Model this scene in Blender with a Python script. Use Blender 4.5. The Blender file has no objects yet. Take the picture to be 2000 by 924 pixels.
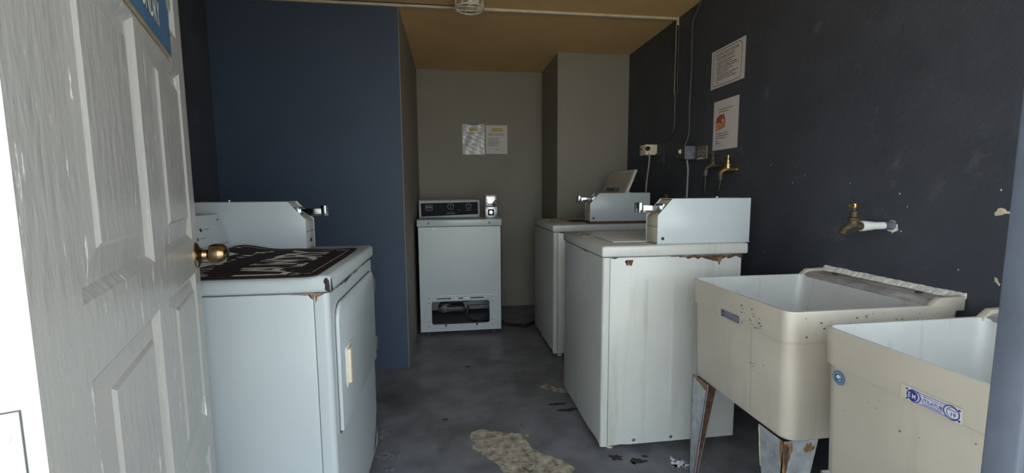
import bpy, bmesh, math, random
from mathutils import Vector, Matrix
random.seed(7)
SC = bpy.context.scene
COL = SC.collection
PI = math.pi

# ---------------------------------------------------------------- camera
F_PX, YAW, PITCH, ROLL, CAMH = 862.6, 0.1374, 0.1058, -0.0064, 1.1682
cy_, sy_, cp_, sp_ = math.cos(YAW), math.sin(YAW), math.cos(PITCH), math.sin(PITCH)
Fv = Vector((sy_*cp_, cy_*cp_, -sp_)); Rv = Vector((cy_, -sy_, 0)); Uv = Rv.cross(Fv)
R2 = math.cos(ROLL)*Rv + math.sin(ROLL)*Uv
U2 = -math.sin(ROLL)*Rv + math.cos(ROLL)*Uv
cam = bpy.data.cameras.new('camera'); camo = bpy.data.objects.new('camera', cam); COL.objects.link(camo)
cam.sensor_width = 36; cam.sensor_fit = 'HORIZONTAL'; cam.lens = F_PX/2000*36; cam.clip_start = 0.02
camo.matrix_world = Matrix(((R2.x, U2.x, -Fv.x, 0), (R2.y, U2.y, -Fv.y, 0), (R2.z, U2.z, -Fv.z, CAMH), (0, 0, 0, 1)))
SC.camera = camo

# ---------------------------------------------------------------- light
SC.view_settings.view_transform = 'Standard'; SC.view_settings.look = 'None'
SC.view_settings.gamma = 1; SC.view_settings.use_curve_mapping = False
SC.view_settings.exposure = 0.5
SKY_STRENGTH, SUN_STRENGTH = 3.2, 10.0
w = bpy.data.worlds.new('sky'); SC.world = w; w.use_nodes = True
nt = w.node_tree; nt.nodes.clear()
wo = nt.nodes.new('ShaderNodeOutputWorld'); bg = nt.nodes.new('ShaderNodeBackground')
tc = nt.nodes.new('ShaderNodeTexCoord'); sep = nt.nodes.new('ShaderNodeSeparateXYZ'); cr = nt.nodes.new('ShaderNodeValToRGB')
cr.color_ramp.elements[0].position = 0.0; cr.color_ramp.elements[0].color = (0.89, 0.965, 0.985, 1)
cr.color_ramp.elements[1].position = 0.8; cr.color_ramp.elements[1].color = (0.60, 0.79, 0.97, 1)
nt.links.new(tc.outputs['Generated'], sep.inputs[0]); nt.links.new(sep.outputs['Z'], cr.inputs[0])
nt.links.new(cr.outputs[0], bg.inputs[0]); bg.inputs[1].default_value = SKY_STRENGTH
nt.links.new(bg.outputs[0], wo.inputs[0])
sun = bpy.data.lights.new('sun', 'SUN'); sun.energy = SUN_STRENGTH; sun.angle = 0.02; sun.color = (1, 0.93, 0.82)
suno = bpy.data.objects.new('sun', sun); COL.objects.link(suno)
suno.rotation_euler = Vector((0.35, -0.35, -1.0)).to_track_quat('-Z', 'Y').to_euler(); suno.location = (-3, 1, 5)

# ---------------------------------------------------------------- materials
def mat(name, col, rough=0.5, metal=0.0, var=0.0, vs=3.0, bump=0.0, bs=60.0, stain=None, st=0.62, ss=4.0,
        stretch=(1, 1, 1), streak=None, spec=0.5, coat=0.0, sw=0.05):
    m = bpy.data.materials.new(name); m.use_nodes = True
    N = m.node_tree.nodes; L = m.node_tree.links
    b = N['Principled BSDF']; b.inputs['Roughness'].default_value = rough; b.inputs['Metallic'].default_value = metal
    b.inputs['Specular IOR Level'].default_value = spec
    if coat: b.inputs['Coat Weight'].default_value = coat; b.inputs['Coat Roughness'].default_value = 0.15
    b.inputs['Base Color'].default_value = (*col, 1)
    tcn = N.new('ShaderNodeTexCoord'); mp = N.new('ShaderNodeMapping'); L.new(tcn.outputs['Object'], mp.inputs[0])
    mp.inputs['Scale'].default_value = stretch
    cur = None
    if var:
        n = N.new('ShaderNodeTexNoise'); n.inputs['Scale'].default_value = vs; n.inputs['Detail'].default_value = 6
        L.new(mp.outputs[0], n.inputs['Vector'])
        r = N.new('ShaderNodeValToRGB'); r.color_ramp.elements[0].position = 0.3; r.color_ramp.elements[1].position = 0.7
        r.color_ramp.elements[0].color = (*[c*(1-var) for c in col], 1); r.color_ramp.elements[1].color = (*[min(1, c*(1+var)) for c in col], 1)
        L.new(n.outputs['Fac'], r.inputs[0]); cur = r.outputs[0]
    def over(cur, c2, thr, sc, width, strv):
        n = N.new('ShaderNodeTexNoise'); n.inputs['Scale'].default_value = sc; n.inputs['Detail'].default_value = 8
        n.inputs['Roughness'].default_value = 0.65
        m2 = N.new('ShaderNodeMapping'); m2.inputs['Scale'].default_value = strv; m2.inputs['Location'].default_value = (3.1, 7.7, 1.3)
        L.new(tcn.outputs['Object'], m2.inputs[0]); L.new(m2.outputs[0], n.inputs['Vector'])
        r = N.new('ShaderNodeValToRGB'); r.color_ramp.elements[0].position = thr; r.color_ramp.elements[1].position = thr+width
        L.new(n.outputs['Fac'], r.inputs[0])
        mx = N.new('ShaderNodeMix'); mx.data_type = 'RGBA'
        L.new(r.outputs[0], mx.inputs['Factor'])
        if cur: L.new(cur, mx.inputs['A'])
        else: mx.inputs['A'].default_value = (*col, 1)
        mx.inputs['B'].default_value = (*c2, 1)
        return mx.outputs['Result']
    if stain: cur = over(cur, stain, st, ss, sw, stretch)
    if streak:
        for c2, thr, sc, width, strv in streak: cur = over(cur, c2, thr, sc, width, strv)
    if cur: L.new(cur, b.inputs['Base Color'])
    if bump:
        n = N.new('ShaderNodeTexNoise'); n.inputs['Scale'].default_value = bs; n.inputs['Detail'].default_value = 5
        L.new(mp.outputs[0], n.inputs['Vector'])
        bp = N.new('ShaderNodeBump'); bp.inputs['Strength'].default_value = bump; bp.inputs['Distance'].default_value = 0.004
        L.new(n.outputs['Fac'], bp.inputs['Height']); L.new(bp.outputs[0], b.inputs['Normal'])
    return m

M = {}
NAVY = (0.046, 0.051, 0.066)
M['navy'] = mat('navy wall paint', NAVY, 0.55, var=0.12, vs=5, bump=0.5, bs=45, streak=[((0.12, 0.13, 0.15), 0.70, 22, 0.06, (1, 1, 1)), ((0.062, 0.068, 0.085), 0.50, 2.5, 0.25, (1, 1, 1)), ((0.085, 0.09, 0.105), 0.60, 9, 0.12, (1, 1, 1))])
M['blue'] = mat('blue wall paint', (0.042, 0.064, 0.106), 0.6, var=0.06, vs=3, bump=0.3, bs=60)
M['grey'] = mat('grey wall paint', (0.235, 0.215, 0.18), 0.65, var=0.05, vs=2.5, bump=0.3, bs=60)
M['ochre'] = mat('ochre ceiling paint', (0.66, 0.44, 0.20), 0.7, var=0.06, vs=3, bump=0.15, bs=60)
M['floor'] = mat('slate floor paint', (0.175, 0.176, 0.198), 0.42, var=0.28, vs=7, bump=0.3, bs=30,
                 streak=[((0.075, 0.07, 0.066), 0.50, 2.2, 0.22, (1, 1, 1)), ((0.16, 0.16, 0.17), 0.66, 14, 0.1, (1, 1, 1)), ((0.3, 0.3, 0.3), 0.74, 55, 0.05, (1, 1, 1))])
M['concrete'] = mat('bare concrete', (0.38, 0.33, 0.26), 0.9, var=0.5, vs=28, bump=1.0, bs=70, streak=[((0.08, 0.07, 0.055), 0.56, 16, 0.1, (1, 1, 1)), ((0.5, 0.46, 0.4), 0.62, 40, 0.08, (1, 1, 1))])
M['scuff'] = mat('worn grey scuff', (0.20, 0.205, 0.22), 0.8, var=0.35, vs=70, bump=0.6, bs=90, streak=[((0.08, 0.085, 0.1), 0.52, 60, 0.1, (1, 1, 1))])
M['chip'] = mat('exposed plaster', (0.62, 0.52, 0.38), 0.9, var=0.2, vs=40)
M['plaster'] = mat('white caulk', (0.72, 0.71, 0.66), 0.85, var=0.25, vs=50, bump=0.8, bs=60, stain=(0.25, 0.25, 0.26), st=0.64, ss=60)
M['ground'] = mat('pale paving', (0.50, 0.44, 0.35), 0.9, var=0.1, vs=2)
M['outer'] = mat('outside render', (0.5, 0.5, 0.48), 0.8, var=0.05)
M['olive'] = mat('dull olive outside wall', (0.13, 0.115, 0.085), 0.85, var=0.2, vs=3)
M['door'] = mat('old white door paint', (0.44, 0.43, 0.415), 0.30, var=0.05, vs=4, bump=0.5, bs=60, stretch=(1, 1, 0.25),
                streak=[((0.95, 0.95, 0.94), 0.64, 85, 0.02, (1.0, 1.0, 0.12)), ((0.92, 0.92, 0.9), 0.70, 30, 0.01, (1.0, 1.0, 0.3)), ((0.40, 0.39, 0.38), 0.66, 90, 0.05, (1, 1, 0.2))])
M['dooredge'] = mat('white door edge paint', (0.50, 0.50, 0.485), 0.4, var=0.04, bump=0.3, bs=30)
M['jambblue'] = mat('slate blue frame paint', (0.085, 0.10, 0.135), 0.5, var=0.15, vs=12, bump=0.3, bs=30, streak=[((0.16, 0.19, 0.25), 0.68, 40, 0.06, (1, 1, .4))])
M['jambwhite'] = mat('white frame paint', (0.75, 0.75, 0.73), 0.5)
M['enamel'] = mat('white enamel', (0.54, 0.545, 0.52), 0.27, var=0.05, vs=3, streak=[((0.37, 0.355, 0.30), 0.56, 5, 0.3, (3, 3, 0.25)), ((0.25, 0.18, 0.1), 0.775, 40, 0.02, (1, 1, 1))])
M['enamelcool'] = mat('clean white enamel', (0.50, 0.55, 0.575), 0.27, var=0.03, vs=3, streak=[((0.45, 0.47, 0.47), 0.60, 5, 0.25, (3, 3, 0.25))])
M['cream'] = mat('yellowed cream enamel', (0.56, 0.52, 0.40), 0.35, var=0.08, vs=8)
M['creamplastic'] = mat('cream plastic', (0.72, 0.62, 0.46), 0.4, var=0.04)
M['gap'] = mat('dark joint', (0.03, 0.028, 0.025), 0.8)
M['rust'] = mat('brown rust', (0.085, 0.042, 0.027), 0.85, var=0.5, vs=60, bump=0.5, bs=90)
M['rustlight'] = mat('orange rust', (0.24, 0.135, 0.065), 0.85, var=0.4, vs=50, bump=0.4, bs=80)
M['darkchip'] = mat('bare dark metal', (0.03, 0.018, 0.018), 0.6, var=0.2, vs=30)
M['chrome'] = mat('chrome', (0.78, 0.79, 0.8), 0.12, 1.0, var=0.05)
M['dullsteel'] = mat('dull steel', (0.45, 0.45, 0.45), 0.35, 1.0, var=0.2, vs=30)
M['galv'] = mat('galvanised steel', (0.42, 0.45, 0.48), 0.5, 0.45, var=0.25, vs=30, bump=0.2, bs=80, streak=[((0.33, 0.16, 0.05), 0.66, 14, 0.1, (1, 1, 0.35))])
M['brass'] = mat('brass', (0.50, 0.38, 0.16), 0.36, 1.0, var=0.2, vs=30)
M['oldbrass'] = mat('antique brass', (0.30, 0.215, 0.12), 0.16, 1.0, var=0.2, vs=14)
M['browntap'] = mat('corroded bronze', (0.10, 0.075, 0.05), 0.6, 0.6, var=0.4, vs=60, bump=0.5, bs=90)
M['tub'] = mat('stained cream tub plastic', (0.50, 0.455, 0.385), 0.42, var=0.07, vs=6, bump=0.12, bs=50,
               streak=[((0.38, 0.335, 0.27), 0.56, 6, 0.25, (3, 3, 0.35)), ((0.3, 0.27, 0.22), 0.72, 32, 0.05, (1, 1, 0.5))])
M['tubin'] = mat('white tub interior', (0.52, 0.52, 0.51), 0.35, var=0.06, vs=8, streak=[((0.33, 0.30, 0.25), 0.56, 7, 0.2, (3, 3, 0.35)), ((0.3, 0.28, 0.24), 0.70, 50, 0.05, (1, 1, 1))])
M['ledge'] = mat('grimy grey ledge', (0.30, 0.285, 0.28), 0.6, var=0.3, vs=18, streak=[((0.5, 0.49, 0.47), 0.55, 12, 0.2, (1, .3, 1))])
M['mat'] = mat('dark brown rubber mat', (0.030, 0.021, 0.022), 0.85, spec=0.15, var=0.15, vs=40, bump=0.2, bs=200)
M['matprint'] = mat('pale mat print', (0.62, 0.61, 0.60), 0.6, var=0.2, vs=50)
M['paper'] = mat('printed paper', (0.60, 0.56, 0.55), 0.6, var=0.03)
M['glosspaper'] = mat('laminated paper', (0.56, 0.53, 0.53), 0.16, var=0.03, bump=0.3, bs=12)
M['ink'] = mat('grey ink', (0.13, 0.11, 0.11), 0.7)
M['inkblack'] = mat('black ink', (0.03, 0.025, 0.025), 0.7)
M['yellow'] = mat('yellow highlighter', (0.60, 0.44, 0.05), 0.6)
M['photored'] = mat('printed red', (0.35, 0.07, 0.05), 0.5, var=0.4, vs=60)
M['photoorange'] = mat('printed orange', (0.55, 0.25, 0.10), 0.5, var=0.4, vs=60)
M['black'] = mat('black plastic', (0.012, 0.012, 0.016), 0.6, spec=0.15)
M['rubber'] = mat('black rubber', (0.012, 0.012, 0.012), 0.5)
M['white'] = mat('white plastic', (0.72, 0.74, 0.72), 0.45, var=0.05)
M['lamp'] = mat('aged white lamp metal', (0.58, 0.53, 0.42), 0.5, var=0.1, vs=20)
M['strip'] = mat('off white trunking', (0.55, 0.48, 0.36), 0.6, var=0.15, vs=14)
M['cablegrey'] = mat('grey cable', (0.32, 0.32, 0.31), 0.5)
M['cabledark'] = mat('painted cable', (0.05, 0.055, 0.065), 0.5, var=0.2)
M['boxgrey'] = mat('weathered grey box', (0.17, 0.18, 0.21), 0.5, 0.3, var=0.25, vs=40)
M['boxdark'] = mat('tarnished switch plate', (0.07, 0.065, 0.05), 0.5, 0.3, var=0.25, vs=40)
M['outlet'] = mat('brown outlet plate', (0.15, 0.12, 0.08), 0.45, var=0.2, vs=40)
M['signblue'] = mat('blue sign paint', (0.065, 0.15, 0.27), 0.4, var=0.12, vs=10)
M['signletter'] = mat('cream sign lettering', (0.72, 0.70, 0.62), 0.5)
M['wood'] = mat('bare wood edge', (0.45, 0.33, 0.2), 0.6, var=0.2, vs=20)
M['labelblue'] = mat('label blue ink', (0.035, 0.035, 0.22), 0.4)
M['labeldark'] = mat('dirty label blue', (0.045, 0.055, 0.12), 0.5, var=0.4, vs=200)
M['labelwhite'] = mat('label white', (0.66, 0.67, 0.74), 0.3)
M['labelgrey'] = mat('faded label', (0.25, 0.26, 0.32), 0.5, var=0.3, vs=200)
M['sticker'] = mat('teal blue sticker', (0.02, 0.10, 0.22), 0.35)
M['pipeblue'] = mat('blue coupling', (0.06, 0.2, 0.30), 0.5, var=0.1)
M['powder'] = mat('white soap powder', (0.75, 0.77, 0.85), 0.9)
M['leaf'] = mat('dry brown leaf', (0.08, 0.06, 0.045), 0.8)
M['darkgrey'] = mat('dark machine metal', (0.10, 0.10, 0.10), 0.5, 0.4, var=0.3, vs=20)
M['tubmetal'] = mat('grey inner tub', (0.06, 0.06, 0.058), 0.45, var=0.2, vs=12)
M['lidunder'] = mat('tan lid underside', (0.46, 0.41, 0.35), 0.5, var=0.1, vs=20)

# ---------------------------------------------------------------- mesh builder
class MB:
    def __init__(s): s.bm = bmesh.new(); s.mats = []
    def mi(s, m):
        if m not in s.mats: s.mats.append(m)
        return s.mats.index(m)
    def _merge(s, t):
        me = bpy.data.meshes.new('tmp'); t.to_mesh(me); t.free(); s.bm.from_mesh(me); bpy.data.meshes.remove(me)
    def box(s, x0, x1, y0, y1, z0, z1, m, bev=0, seg=2, edges=None):
        t = bmesh.new(); bmesh.ops.create_cube(t, size=1)
        for v in t.verts: v.co = Vector(((x0+x1)/2+v.co.x*(x1-x0), (y0+y1)/2+v.co.y*(y1-y0), (z0+z1)/2+v.co.z*(z1-z0)))
        if bev:
            es = t.edges[:] if edges is None else [e for e in t.edges if edges(e)]
            bmesh.ops.bevel(t, geom=es, offset=bev, segments=seg, affect='EDGES', profile=0.5)
        k = s.mi(m)
        for f in t.faces: f.material_index = k
        s._merge(t); return s
    def prism(s, pts, ax, a0, a1, m, bev=0, seg=2):
        def P(p, a):
            return {'x': (a, p[0], p[1]), 'y': (p[0], a, p[1]), 'z': (p[0], p[1], a)}[ax]
        t = bmesh.new(); A = [t.verts.new(P(p, a0)) for p in pts]; B = [t.verts.new(P(p, a1)) for p in pts]
        t.faces.new(A); t.faces.new(B[::-1]); n = len(pts)
        for i in range(n): t.faces.new((A[i], B[i], B[(i+1) % n], A[(i+1) % n]))
        bmesh.ops.recalc_face_normals(t, faces=t.faces)
        if bev: bmesh.ops.bevel(t, geom=t.edges[:], offset=bev, segments=seg, affect='EDGES', profile=0.5)
        k = s.mi(m)
        for f in t.faces: f.material_index = k
        s._merge(t); return s
    def tube(s, path, r, m, n=12, cap=True):
        path = [Vector(p) for p in path]; k = s.mi(m); rs = r if isinstance(r, (list, tuple)) else [r]*len(path)
        t0 = (path[1]-path[0]).normalized(); up = Vector((0, 0, 1)) if abs(t0.z) < 0.9 else Vector((1, 0, 0))
        nn = t0.cross(up).normalized(); rings = []
        for i, p in enumerate(path):
            t = ((path[min(i+1, len(path)-1)]-path[max(i-1, 0)])).normalized()
            nn = (nn-t*nn.dot(t)).normalized(); bb = t.cross(nn)
            rings.append([s.bm.verts.new(p+rs[i]*(math.cos(2*PI*j/n)*nn+math.sin(2*PI*j/n)*bb)) for j in range(n)])
        fs = []
        for a, b in zip(rings, rings[1:]):
            for j in range(n): fs.append(s.bm.faces.new((a[j], a[(j+1) % n], b[(j+1) % n], b[j])))
        if cap: fs.append(s.bm.faces.new(rings[0][::-1])); fs.append(s.bm.faces.new(rings[-1]))
        for f in fs: f.material_index = k
        return s
    def lathe(s, c, d, prof, m, n=24, cap=True):
        c = Vector(c); d = Vector(d).normalized()
        return s.tube([c+d*h for r, h in prof], [max(r, 1e-4) for r, h in prof], m, n, cap) if all(abs(prof[i+1][1]-prof[i][1]) > 1e-6 for i in range(len(prof)-1)) else s._lathe2(c, d, prof, m, n, cap)
    def _lathe2(s, c, d, prof, m, n, cap):
        prof = [(r, h+i*1e-5) for i, (r, h) in enumerate(prof)]
        up = Vector((0, 0, 1)) if abs(d.z) < 0.9 else Vector((1, 0, 0)); a = d.cross(up).normalized(); b = d.cross(a); k = s.mi(m)
        rings = [[s.bm.verts.new(c+d*h+max(r, 1e-4)*(math.cos(2*PI*j/n)*a+math.sin(2*PI*j/n)*b)) for j in range(n)] for r, h in prof]
        fs = [s.bm.faces.new((p[j], p[(j+1) % n], q[(j+1) % n], q[j])) for p, q in zip(rings, rings[1:]) for j in range(n)]
        if cap: fs.append(s.bm.faces.new(rings[0][::-1])); fs.append(s.bm.faces.new(rings[-1]))
        for f in fs: f.material_index = k
        return s
    def poly(s, pts, m):
        f = s.bm.faces.new([s.bm.verts.new(p) for p in pts]); f.material_index = s.mi(m); return f
    def flat(s, o, ri, up, pts, m, off=0.0008, jit=0.0, sub=1, seed=0):
        """irregular flake lying on a plane: o origin, ri/up axes; pts 2d outline, subdivided and roughened"""
        rnd = random.Random(seed); o, ri, up = Vector(o), Vector(ri), Vector(up); nrm = ri.cross(up).normalized(); q = []
        n = len(pts)
        for i in range(n):
            a, b = Vector(pts[i]), Vector(pts[(i+1) % n])
            for k in range(sub):
                p = a.lerp(b, k/sub); q.append((p.x+rnd.uniform(-jit, jit), p.y+rnd.uniform(-jit, jit)))
        f = s.bm.faces.new([s.bm.verts.new(o+ri*a+up*b+nrm*off) for a, b in q]); f.material_index = s.mi(m)
        bmesh.ops.triangulate(s.bm, faces=[f])
    def rect(s, o, ri, up, a0, a1, b0, b1, m, off=0.0006):
        s.flat(o, ri, up, [(a0, b0), (a1, b0), (a1, b1), (a0, b1)], m, off)
    def blob(s, o, ri, up, c, ra, rb, m, off=0.0008, n=16, rough=0.3, seed=1):
        rnd = random.Random(seed*77+3); pts = []
        for i in range(n):
            t = 2*PI*i/n; k = 1+rnd.uniform(-rough, rough); pts.append((c[0]+ra*k*math.cos(t), c[1]+rb*k*math.sin(t)))
        s.flat(o, ri, up, pts, m, off)
    def text(s, txt, size, o, ri, up, m, align='CENTER', sx=1.0, ext=0.0, off=0.0008, shear=0):
        c = bpy.data.curves.new('t', 'FONT'); c.body = txt; c.size = size; c.align_x = align; c.resolution_u = 2; c.extrude = ext; c.shear = shear; c.offset = size*.012
        ob = bpy.data.objects.new('t', c); COL.objects.link(ob); bpy.context.view_layer.update()
        me = bpy.data.meshes.new_from_object(ob.evaluated_get(bpy.context.evaluated_depsgraph_get()))
        o, ri, up = Vector(o), Vector(ri), Vector(up); nr = ri.cross(up).normalized()
        me.transform(Matrix(((ri.x*sx, up.x, nr.x, o.x+nr.x*off), (ri.y*sx, up.y, nr.y, o.y+nr.y*off), (ri.z*sx, up.z, nr.z, o.z+nr.z*off), (0, 0, 0, 1))))
        me.materials.clear(); n0 = len(s.bm.faces); s.bm.from_mesh(me); k = s.mi(m); s.bm.faces.ensure_lookup_table()
        for f in s.bm.faces[n0:]: f.material_index = k
        bpy.data.objects.remove(ob); bpy.data.curves.remove(c); bpy.data.meshes.remove(me)
    def ring(s, o, ri, up, c, r0, r1, m, off=0.0008, n=28, ya=1.0):
        o, ri, up = Vector(o), Vector(ri), Vector(up); nr = ri.cross(up).normalized(); k = s.mi(m)
        P = lambda r, t: o+ri*(c[0]+r*math.cos(t))+up*(c[1]+r*ya*math.sin(t))+nr*off
        A = [s.bm.verts.new(P(r0, 2*PI*i/n)) for i in range(n)] if r0 > 0 else None
        B = [s.bm.verts.new(P(r1, 2*PI*i/n)) for i in range(n)]
        if A is None: f = s.bm.faces.new(B); f.material_index = k
        else:
            for i in range(n): f = s.bm.faces.new((A[i], B[i], B[(i+1) % n], A[(i+1) % n])); f.material_index = k
    def build(s, name, parent=None, smooth=35, origin=None, recalc=False):
        if recalc: bmesh.ops.recalc_face_normals(s.bm, faces=s.bm.faces)
        me = bpy.data.meshes.new(name); s.bm.to_mesh(me); s.bm.free()
        for m in s.mats: me.materials.append(M[m])
        if smooth:
            me.shade_smooth(); me.set_sharp_from_angle(angle=math.radians(smooth))
        ob = bpy.data.objects.new(name, me); COL.objects.link(ob)
        if origin is not None:
            me.transform(Matrix.Translation(-Vector(origin))); ob.location = origin
        if parent is not None:
            wl = Vector((0, 0, 0)); q = parent; rot = False
            while q is not None:
                wl += q.location; rot = rot or q.get('_r'); q = q.parent
            if not rot and origin is None: me.transform(Matrix.Translation(-wl))
            ob.parent = parent
        return ob
def tag(o, label, cat, group=None):
    o['label'] = label; o['category'] = cat
    if group: o['group'] = group
    return o
def thing(name, loc, label, cat, group=None):
    o = bpy.data.objects.new(name, None); COL.objects.link(o); o.location = loc; o.empty_display_size = 0.1
    return tag(o, label, cat, group)
def struct(mb, name, **k):
    o = mb.build(name, **k); o['kind'] = 'structure'; return o

# ---------------------------------------------------------------- room shell
CE, RX, LX, BY, AY, CX, PX, PY = 2.29, 1.519, -1.375, 4.33, 2.887, -0.292, 0.90, 3.686
FY0, FY1, DX0, DX1, DH = 0.33, 0.40, -0.375, 0.622, 2.05     # front wall and doorway
X, Y, Z = Vector((1, 0, 0)), Vector((0, 1, 0)), Vector((0, 0, 1))

b = MB(); b.box(LX-0.15, RX+0.15, FY0, BY+0.15, -0.1, 0, 'floor')
FO = (0, 0, 0)
b.flat(FO, X, Y, [(.07, 2.03), (.12, 2.06), (.17, 2.035), (.26, 2.0), (.31, 1.985), (.355, 1.975), (.33, 1.94), (.335, 1.86), (.40, 1.80), (.46, 1.75), (.50, 1.69), (.44, 1.60), (.30, 1.57), (.20, 1.66), (.19, 1.72), (.16, 1.80), (.115, 1.84), (.08, 1.90)], 'concrete', jit=.006, sub=5, seed=2)
b.blob(FO, X, Y, (-.335, 2.08), .03, .05, 'scuff', seed=3)
b.blob(FO, X, Y, (-.29, 1.90), .06, .033, 'scuff', seed=4, n=24, rough=.15)
b.blob(FO, X, Y, (-.27, 1.80), .03, .02, 'scuff', seed=14, n=24, rough=.15)
b.flat(FO, X, Y, [(.50, 2.47), (.54, 2.50), (.60, 2.44), (.66, 2.42), (.66, 2.36), (.60, 2.38), (.55, 2.42)], 'concrete', jit=.006, sub=4, seed=5)
for i, (cx, cyy, ra, rb) in enumerate([(.03, 2.17, .012, .009), (.165, 2.21, .014, .01), (.25, 2.33, .008, .03), (.27, 2.28, .01, .006), (.08, 2.12, .014, .01), (.49, 2.13, .02, .012), (.5, 2.07, .012, .02), (-.05, 1.90, .012, .01), (.33, 2.06, .006, .03), (.40, 2.48, .012, .01), (.62, 2.5, .02, .01), (1.12, 1.70, .012, .005), (1.2, 1.66, .006, .006), (1.0, 1.73, .006, .006)]):
    b.blob(FO, X, Y, (cx, cyy), ra, rb, 'scuff', seed=20+i, rough=.4)
for i, (cx, cyy, ra, rb) in enumerate([(.69, 1.74, .03, .02), (.78, 1.70, .035, .025), (.82, 1.73, .015, .01), (.55, 2.25, .05, .01), (.60, 2.18, .05, .015)]):
    b.blob(FO, X, Y, (cx, cyy), ra, rb, 'gap', seed=40+i, rough=.45)
struct(b, 'floor', smooth=0)
b = MB(); b.box(-9, 9, -12, FY0, -0.14, -0.04, 'ground'); struct(b, 'floor_outside', smooth=0)
b = MB(); b.box(LX-0.15, RX+0.15, FY0, BY+0.15, CE, CE+0.15, 'ochre'); struct(b, 'ceiling', smooth=0)

b = MB(); b.box(RX, RX+0.15, FY0, BY+0.15, 0, CE, 'navy')
WO = (RX, 0, 0); WR = -Y       # reader's right on this wall is -y
b.flat(WO, WR, Z, [(-1.045, 1.096), (-1.035, 1.108), (-1.022, 1.106), (-1.018, 1.100), (-1.008, 1.100), (-1.012, 1.094), (-1.024, 1.092), (-1.034, 1.086), (-1.046, 1.088)], 'chip', jit=.002, sub=3, seed=6)
b.blob(WO, WR, Z, (-1.000, 1.098), .004, .003, 'chip', seed=8)
b.flat(WO, WR, Z, [(-1.030, .915), (-1.022, .912), (-1.014, .895), (-1.018, .89), (-1.027, .902)], 'chip', jit=.002, sub=3, seed=7)
for i in range(16):
    rr = random.Random(i); b.blob(WO, WR, Z, (-rr.uniform(.7, 2.0), rr.uniform(.85, 1.3)), .002, .003, 'plaster', seed=60+i, rough=.4, n=8)
b.flat(WO, WR, Z, [(-1.345, 1.05), (-1.33, 1.055), (-1.315, 1.04), (-1.31, 1.02), (-1.33, 1.01), (-1.35, 1.02)], 'plaster', jit=.003, sub=3, seed=9)
struct(b, 'wall_right', smooth=0)
b = MB(); b.box(LX-0.15, LX, FY0, BY+0.15, 0, CE, 'navy'); struct(b, 'wall_left', smooth=0)
b = MB(); b.box(LX, CX-0.004, AY, AY+0.12, 0, CE, 'blue'); struct(b, 'wall_alcove', smooth=0)
b = MB(); b.box(CX-0.10, CX, AY+0.003, BY, 0, CE, 'grey'); struct(b, 'wall_passage', smooth=0)
b = MB(); b.box(LX, RX, BY, BY+0.15, 0, CE, 'grey'); struct(b, 'wall_back', smooth=0)
b = MB(); b.box(PX, RX, PY, BY, 0, CE, 'grey'); struct(b, 'wall_pier', smooth=0)
PX1, OX1 = .70, 1.46          # the frame post and the open bay to its right
b = MB(); b.box(LX-0.15, DX0, FY0, FY1, 0, CE, 'outer'); b.box(DX1, PX1, FY0, FY1-.026, 0, DH, 'outer'); b.box(OX1, RX+0.15, FY0, FY1, 0, CE, 'outer'); b.box(DX0, OX1, FY0, FY1, DH, CE, 'outer')
b.box(LX, DX0-0.002, FY1, FY1+0.004, 0, CE, 'navy'); b.box(OX1, RX, FY1, FY1+0.004, 0, CE, 'navy'); b.box(DX0, OX1, FY1, FY1+0.004, DH, CE, 'navy')
struct(b, 'wall_front', smooth=0)
b = MB(); b.box(DX1-0.012, PX1, FY1-0.025, FY1+0.008, 0, DH, 'jambblue', bev=.003); struct(b, 'trim_1')
b = MB(); b.box(DX1-0.002, DX1+.004, FY0-.01, FY1-0.026, 0, DH, 'jambwhite', bev=.002); struct(b, 'trim_2')
# unseen eaves added over the doorway, deepened to keep sky light off upper walls
b = MB(); b.box(LX-.3, RX+.3, FY0-1.3, FY0, 2.42, 2.5, 'outer'); struct(b, 'ceiling_sky_blocker', smooth=0)
b = MB(); b.box(LX-.15, RX+.15, FY0, BY+.15, CE+.15, 2.6, 'outer'); struct(b, 'ceiling_roof', smooth=0)

# ceiling trunking
b = MB(); b.box(LX+.01, RX-.001, 2.862, 2.886, CE-0.016, CE-.0005, 'strip', bev=.003)
b.box(LX+.01, .05, 2.853, 2.858, CE-0.004, CE-.0003, 'gap')
tag(b.build('ceiling_trunking'), 'off-white cable trunking running across the ochre ceiling', 'trunking')

# ---------------------------------------------------------------- door
th = math.radians(20.5); HX, HY = -0.323, 0.380
DW, DT = 0.86, 0.04
def ring_panel(b, u0, u1, z0, z1, yf, sgn, ins):
    iL, iR, iB, iT = ins; mw, rd, bw, fd = .013, .009, .006, .002
    def R(a, c, d, e, dep): return [(a, yf-sgn*dep, d), (c, yf-sgn*dep, d), (c, yf-sgn*dep, e), (a, yf-sgn*dep, e)]
    rs = [R(u0, u1, z0, z1, 0), R(u0+mw, u1-mw, z0+mw, z1-mw, rd),
          R(u0+iL-bw, u1-iR+bw, z0+iB-bw, z1-iT+bw, .0055), R(u0+iL, u1-iR, z0+iB, z1-iT, fd)]
    V = [[b.bm.verts.new(p) for p in r] for r in rs]; k = b.mi('door')
    for A, B in zip(V, V[1:]):
        for i in range(4):
            f = b.bm.faces.new((A[i], A[(i+1) % 4], B[(i+1) % 4], B[i])); f.material_index = k
    f = b.bm.faces.new(V[-1]); f.material_index = k
us = [0, .106, .412, .49, .787, DW]; zs = [0.01, .19, .55, .625, .980, 1.057, 1.430, 1.507, 1.86, 2.03]
b = MB()
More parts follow.
